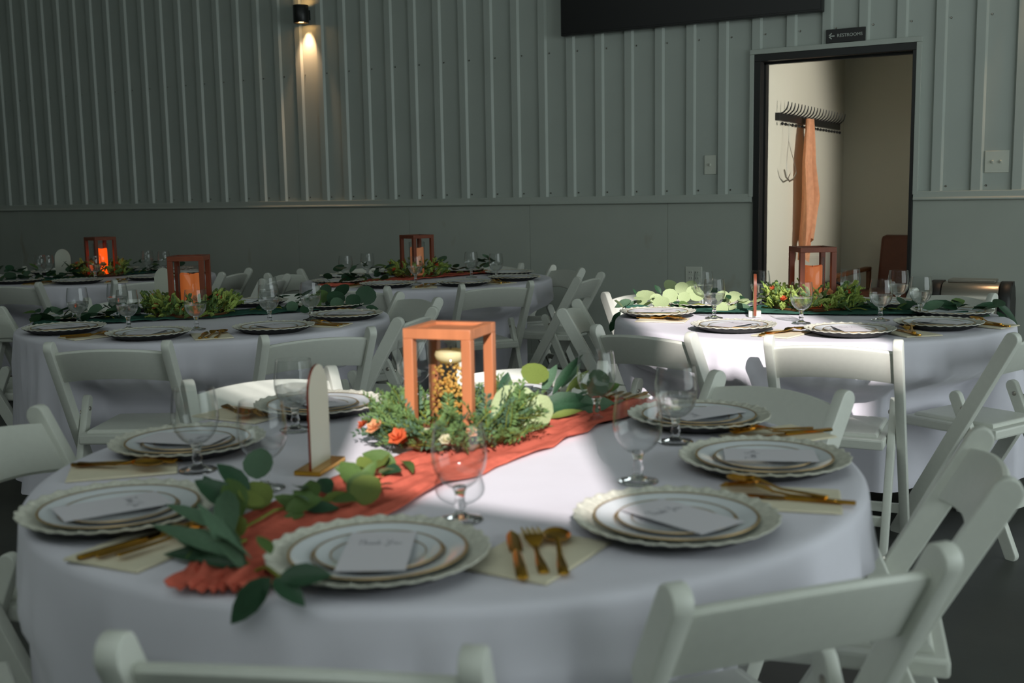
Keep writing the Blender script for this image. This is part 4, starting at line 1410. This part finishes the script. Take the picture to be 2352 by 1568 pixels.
wreath(LX+0.015, LY-0.03, 0.130, 260, [SPRIG_F, SPRIG_F, SPRIG_G, SPRIG_B], [(FL_P, 250, 0.195, 0.06, 1.0), (FL_O, 268, 0.185, 0.045, 1.1), (FL_C, 300, 0.19, 0.045, 0.8), (FL_O, 225, 0.19, 0.05, 0.8), (FL_O, 185, 0.12, 0.08, 0.7), (FL_C, 285, 0.15, 0.05, 0.7), (FL_O, 262, 0.15, 0.03, 0.6), (FL_P, 320, 0.15, 0.05, 0.7), (FL_C, 150, 0.14, 0.07, 0.6)], 17, 'leafy green wreath with small flowers round the near lantern', hi=0.05, sz=(0.75, 1.15))
mixn = [(('round', 'yellow'), 2), (('round', 'mid'), 1.5), (('oval', 'mid'), 3), (('oval', 'dark'), 2), (('round', 'pale'), 1.2), (('long', 'blue'), 1.5)]
garland('eucalyptus_garland', [(-0.995, 1.075, ZT+0.025), (-1.06, 1.13, ZT+0.01), (-1.16, 1.17, ZT), (-1.27, 1.30, ZT), (-1.26, 1.42, ZT), (-1.22, 1.52, ZT), (-1.28, 1.72, ZT)], 14, mixn, 5, 'eucalyptus garland with long leaves on the near end of terracotta runner', size=(0.035, 0.05), spread=0.02, zmax=0.03, pairs=LV_T1_LEAVES)
garland('eucalyptus_garland', [(-1.28, 2.16, ZT), (-1.29, 2.30, ZT), (-1.28, 2.45, ZT), (-1.25, 2.62, ZT)], 16, mixn, 9, 'eucalyptus garland with pale round leaves right of the near lantern', size=(0.035, 0.05), spread=0.04, zmax=0.04, pairs=LV_T1_RIGHT)
# arched sign in a mirrored gold base
def arch_sign(x, y, rot, w, h, th, M, E, label, base=None):
    t = empty('table_sign', (x, y, ZT), rot, label, 'sign')
    z0 = 0.008
    pts = [Vector((-w/2, z0)), Vector((w/2, z0))]
    for i in range(17):
        a = PI*i/16
        pts.append(Vector((w/2*math.cos(a), h-w*0.62+w*0.62*math.sin(a))))
    mb = MB(); mb.prism(pts, lambda p: (p.x, -th/2, p.y), lambda p: (p.x, th/2, p.y))
    mb.bm.faces.ensure_lookup_table()
    for f in mb.bm.faces:
        f.material_index = 0 if abs(f.normal.y) > 0.5 else 1
    mb.bm.normal_update()
    for f in mb.bm.faces:
        f.material_index = 0 if abs(f.normal.y) > 0.5 else 1
    link('panel', mb.mesh('panel', [M, E], angle=30), t)
    mb = MB()
    bw, bd, bh, BM = base
    mb.box((-bw/2, -bd/2, 0), (bw/2, bd/2, bh), bev=0.001)
    link('base', mb.mesh('base', BM), t)
    return t
arch_sign(-1.440, 1.700, math.radians(107), 0.098, 0.212, 0.005, SIGNW, SIGNE, 'tall arched pale sign in a gold base on the nearest table', (0.135, 0.055, 0.009, GOLD))

# ---- generic settings on the other tables
def ring_settings(key, tname, phase, seats, rp, nocard=(), nocut=(), rg=0.44):
    c = TAB[key]
    for i in range(8):
        if i not in seats:
            continue
        a = math.radians(phase + 45*i)
        px, py = c[0]+rp*math.cos(a), c[1]+rp*math.sin(a)
        setting(c[0], c[1], px, py, SEATS[i], tname, card=i not in nocard, salad=i not in nocard)
        if i not in nocut:
            ac = a+math.radians(22)
            cutlery(c[0], c[1], c[0]+(rp+0.02)*math.cos(ac), c[1]+(rp+0.02)*math.sin(ac), SEATS[i], tname, rot=a+PI/2+math.radians(random.Random(i*7+len(tname)).uniform(-10, 35)))
def gobs(key, tname, pts):
    for (x, y), lab in pts:
        goblet(x, y, 'clear water goblet ' + lab, G_GOB)
# doorway table: front seats follow the photograph
for i, (x, y) in {7: (-1.87, 4.50), 0: (-1.41, 4.16), 1: (-0.97, 4.19), 2: (-0.71, 4.52)}.items():
    setting(T5[0], T5[1], x, y, SEATS[i], RIGHT)
for i, a in ((3, 25), (4, 70), (5, 112), (6, 158)):
    setting(T5[0], T5[1], T5[0]+0.6*math.cos(math.radians(a)), T5[1]+0.6*math.sin(math.radians(a)), SEATS[i], RIGHT, card=False, salad=False)


def gob_list(tname, pts, labs):
    for (x, y), lab in zip(pts, labs):
        goblet(x, y, 'clear water goblet %s of the %s' % (lab, tname), G_GOB)
gob_list(RIGHT, [(-1.616, 4.513), (-1.816, 4.922), (-1.579, 5.03), (-1.227, 4.461), (-0.961, 4.681), (-0.997, 5.224), (-0.841, 4.882), (-1.22, 5.26)],
    ['in front of the pale round leaves', 'between leaves and outlet at the back left', 'behind the edge-on wooden sign', 'in front of the lantern', 'right of the wreath at the front right', 'tallest in view right of the doorway lantern', 'above the dark green runner at the right', 'hidden behind the lantern'])
gob_list(LEFTM, [(-4.074, 3.235), (-4.102, 3.476), (-3.753, 3.229), (-3.471, 3.342), (-3.341, 3.647), (-3.654, 3.984), (-3.244, 3.81)],
    ['farthest left, behind a round leaf', 'second from the left, at the back', 'left of the wreath at the front', 'in front of the lantern', 'at the front right, overlapping a taller one', 'at the back, overlapped by a nearer one', 'among the dark leaves at the right'])
gob_list(FARC, [(-4.481, 5.617), (-4.526, 5.904), (-3.976, 5.671), (-3.904, 6.211), (-3.627, 6.067)],
    ['farthest left, by the leaves', 'second from the left, at the back', 'in front of the lantern', 'over the runner right of the lantern', 'farthest right, among leaves'])
gob_list(FARL, [(-6.893, 5.179), (-6.835, 5.197), (-6.366, 5.218), (-6.518, 5.821), (-6.31, 5.79)],
    ['farthest left', 'left of the oval sign', 'in front of the glowing lantern', 'just right of the wreath', 'farthest right'])
for i, (x, y, r) in {7: (-1.79, 4.36, 1.05), 0: (-1.20, 4.10, 0.9), 1: (-0.78, 4.30, 0.6), 2: (-0.56, 4.66, 0.9)}.items():
    cutlery(T5[0], T5[1], x, y, SEATS[i], RIGHT, rot=math.atan2(T5[1]-y, T5[0]-x)-PI/2-r*0.6, jitter=[(-0.014, -0.01, 0.12), (0.0, 0.0, -0.12), (0.016, 0.01, -0.25)])
# runners
runner([(-2.06, 4.60, ZT), (-1.85, 4.73, ZT), (-1.5, 4.85, ZT), (-1.15, 4.92, ZT), (-0.85, 5.02, ZT), (-0.64, 5.12, ZT)], 0.25, RUNG, 'dark green gauze runner under the lantern of the doorway table', 13)
runner([(-4.33, 3.20, ZT), (-4.12, 3.42, ZT), (-3.88, 3.70, ZT), (-3.66, 4.02, ZT), (-3.45, 4.38, ZT)], 0.25, RUNG, 'dark green gauze runner on the middle left table', 14)
runner([(-4.36, 5.26, ZT), (-4.30, 5.6, ZT), (-4.22, 6.0, ZT), (-4.12, 6.4, ZT), (-4.02, 6.72, ZT)], 0.24, RUNT, 'terracotta gauze runner on the far centre table', 15)
runner([(-6.76, 4.72, ZT), (-6.72, 5.1, ZT), (-6.66, 5.5, ZT), (-6.62, 5.9, ZT), (-6.58, 6.2, ZT)], 0.24, RUNG, 'dark green gauze runner on the far left table', 16)
# lanterns, glass cylinders, candles, wreaths
def centre(key, x, y, rot, wood, tname, candle_rgb, e, meshes, flowers, seed, extra=(), R=0.165, n=280, ch=0.185):
    lantern(x, y, math.radians(rot), 0.165, 0.285, wood, 'red brown wooden frame lantern on the %s' % tname, 0.05, 0.22)
    hurricane(x, y, 0.053, 0.225, 'glass cylinder round the candle of the %s' % tname)
    pillar(x, y, 0.045, ch, lit_wax('candle_wax_'+key, candle_rgb, e), 'glowing orange pillar candle in the lantern of the %s' % tname)
    wreath(x, y, R, n, meshes, flowers, seed, 'lime green leaf wreath with orange flowers on the %s' % tname, extra, sz=(0.8, 1.15), hi=0.07)
fl = lambda o: [(FL_O, o-35, 0.17, 0.09, 1.1), (FL_P, o+75, 0.16, 0.09, 1.1), (FL_O, o+110, 0.17, 0.09, 1.0), (FL_C, o+60, 0.19, 0.075, 0.9), (FL_C, o-20, 0.2, 0.07, 0.7), (FL_O, o+12, 0.19, 0.06, 0.9)]
ex = [(('oval', 'dark'), 300, 0.16, 0.06, 330, 30, 0.07), (('oval', 'dark'), 330, 0.18, 0.07, 350, 25, 0.07), (('round', 'dark'), 345, 0.17, 0.09, 10, 40, 0.05), (('oval', 'dark'), 285, 0.17, 0.04, 280, 10, 0.07), (('oval', 'blue'), 250, 0.17, 0.05, 230, 15, 0.06)]
YG = [SPRIG_Y, SPRIG_Y, SPRIG_G]
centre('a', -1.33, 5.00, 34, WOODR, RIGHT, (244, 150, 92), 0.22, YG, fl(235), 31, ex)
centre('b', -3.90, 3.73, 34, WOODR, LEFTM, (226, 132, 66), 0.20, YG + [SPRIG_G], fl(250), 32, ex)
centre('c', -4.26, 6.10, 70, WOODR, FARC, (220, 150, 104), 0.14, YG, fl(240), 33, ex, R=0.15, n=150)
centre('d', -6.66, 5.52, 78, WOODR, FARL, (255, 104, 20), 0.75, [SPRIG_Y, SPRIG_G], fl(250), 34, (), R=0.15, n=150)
# garlands
mixp = [(('round', 'pale'), 4), (('round', 'blue'), 1), (('oval', 'dark'), 1)]
mixd = [(('round', 'dark'), 4), (('round', 'blue'), 2), (('oval', 'dark'), 2), (('oval', 'mid'), 1)]
garland('eucalyptus_garland', [(-2.06, 4.58, ZT), (-1.98, 4.80, ZT), (-1.80, 4.90, ZT), (-1.60, 4.92, ZT), (-1.48, 4.92, ZT)], 12, mixp, 21, 'pale silver dollar eucalyptus garland at the left of the doorway table', size=(0.04, 0.055), spread=0.04, zmax=0.04, pairs=LV_T5_LEAVES)
garland('eucalyptus_garland', [(-1.15, 4.95, ZT), (-0.9, 5.02, ZT), (-0.7, 5.10, ZT), (-0.58, 5.08, ZT)], 26, mixd, 22, 'dark leaf garland drooping over the right edge of the doorway table', size=(0.04, 0.06), spread=0.05, zmax=0.04, pairs=LV_T5_RIGHT)
garland('eucalyptus_garland', [(-4.34, 3.18, ZT), (-4.2, 3.36, ZT), (-4.08, 3.52, ZT)], 44, mixd, 24, 'dark eucalyptus garland at the left end of the middle left table', size=(0.045, 0.07), spread=0.07, zmax=0.05)
garland('eucalyptus_garland', [(-3.74, 3.94, ZT), (-3.62, 4.12, ZT), (-3.5, 4.3, ZT)], 18, mixd, 25, 'dark eucalyptus garland at the right end of the middle left table', size=(0.045, 0.065), spread=0.06, zmax=0.06, pairs=LV_T2_RIGHT)
garland('eucalyptus_garland', [(-4.38, 5.28, ZT), (-4.34, 5.55, ZT), (-4.3, 5.85, ZT)], 34, mixd, 26, 'dark eucalyptus garland at the left end of the far centre table', size=(0.045, 0.075), spread=0.06, zmax=0.10)
garland('eucalyptus_garland', [(-4.16, 6.28, ZT), (-4.1, 6.5, ZT), (-4.03, 6.72, ZT)], 24, mixd, 27, 'dark eucalyptus garland at the right end of the far centre table', size=(0.045, 0.07), spread=0.06, zmax=0.10)
garland('eucalyptus_garland', [(-6.76, 4.72, ZT), (-6.72, 5.0, ZT), (-6.69, 5.3, ZT)], 50, mixd, 28, 'dark eucalyptus garland at the left end of the far left table', size=(0.05, 0.08), spread=0.08, zmax=0.08)
garland('eucalyptus_garland', [(-6.64, 5.72, ZT), (-6.6, 6.0, ZT), (-6.58, 6.2, ZT)], 22, mixd, 29, 'dark eucalyptus garland right of the glowing far left lantern', size=(0.05, 0.07), spread=0.07, zmax=0.07)
# table signs
arch_sign(-4.197, 3.843, math.radians(28), 0.092, 0.215, 0.005, SIGNW, SIGNE, 'oval pale sign left of the lantern on the middle left table', (0.05, 0.05, 0.02, SIGNW))
arch_sign(-6.955, 5.42, math.radians(34), 0.115, 0.20, 0.005, SIGNW, SIGNE, 'oval pale sign left of the glowing far left lantern', (0.05, 0.05, 0.02, SIGNW))
arch_sign(-1.478, 4.638, math.radians(110), 0.088, 0.185, 0.012, GOLD, WOODR, 'narrow wooden sign seen edge-on in a white block, doorway table', (0.05, 0.052, 0.026, SIGNW))
for key, tname, ph, seats, rp, nocard, nocut in (('T2', LEFTM, -66, range(8), 0.64, (3, 4, 5, 6), (3, 4, 5)), ('T4', FARC, -34, range(8), 0.60, (2, 3, 4, 5, 6), (2, 3, 4, 5)), ('T3', FARL, -52, range(8), 0.62, (2, 3, 4, 5, 6), (3, 4, 5, 6))):
    ring_settings(key, tname, ph, seats, rp, nocard, nocut)
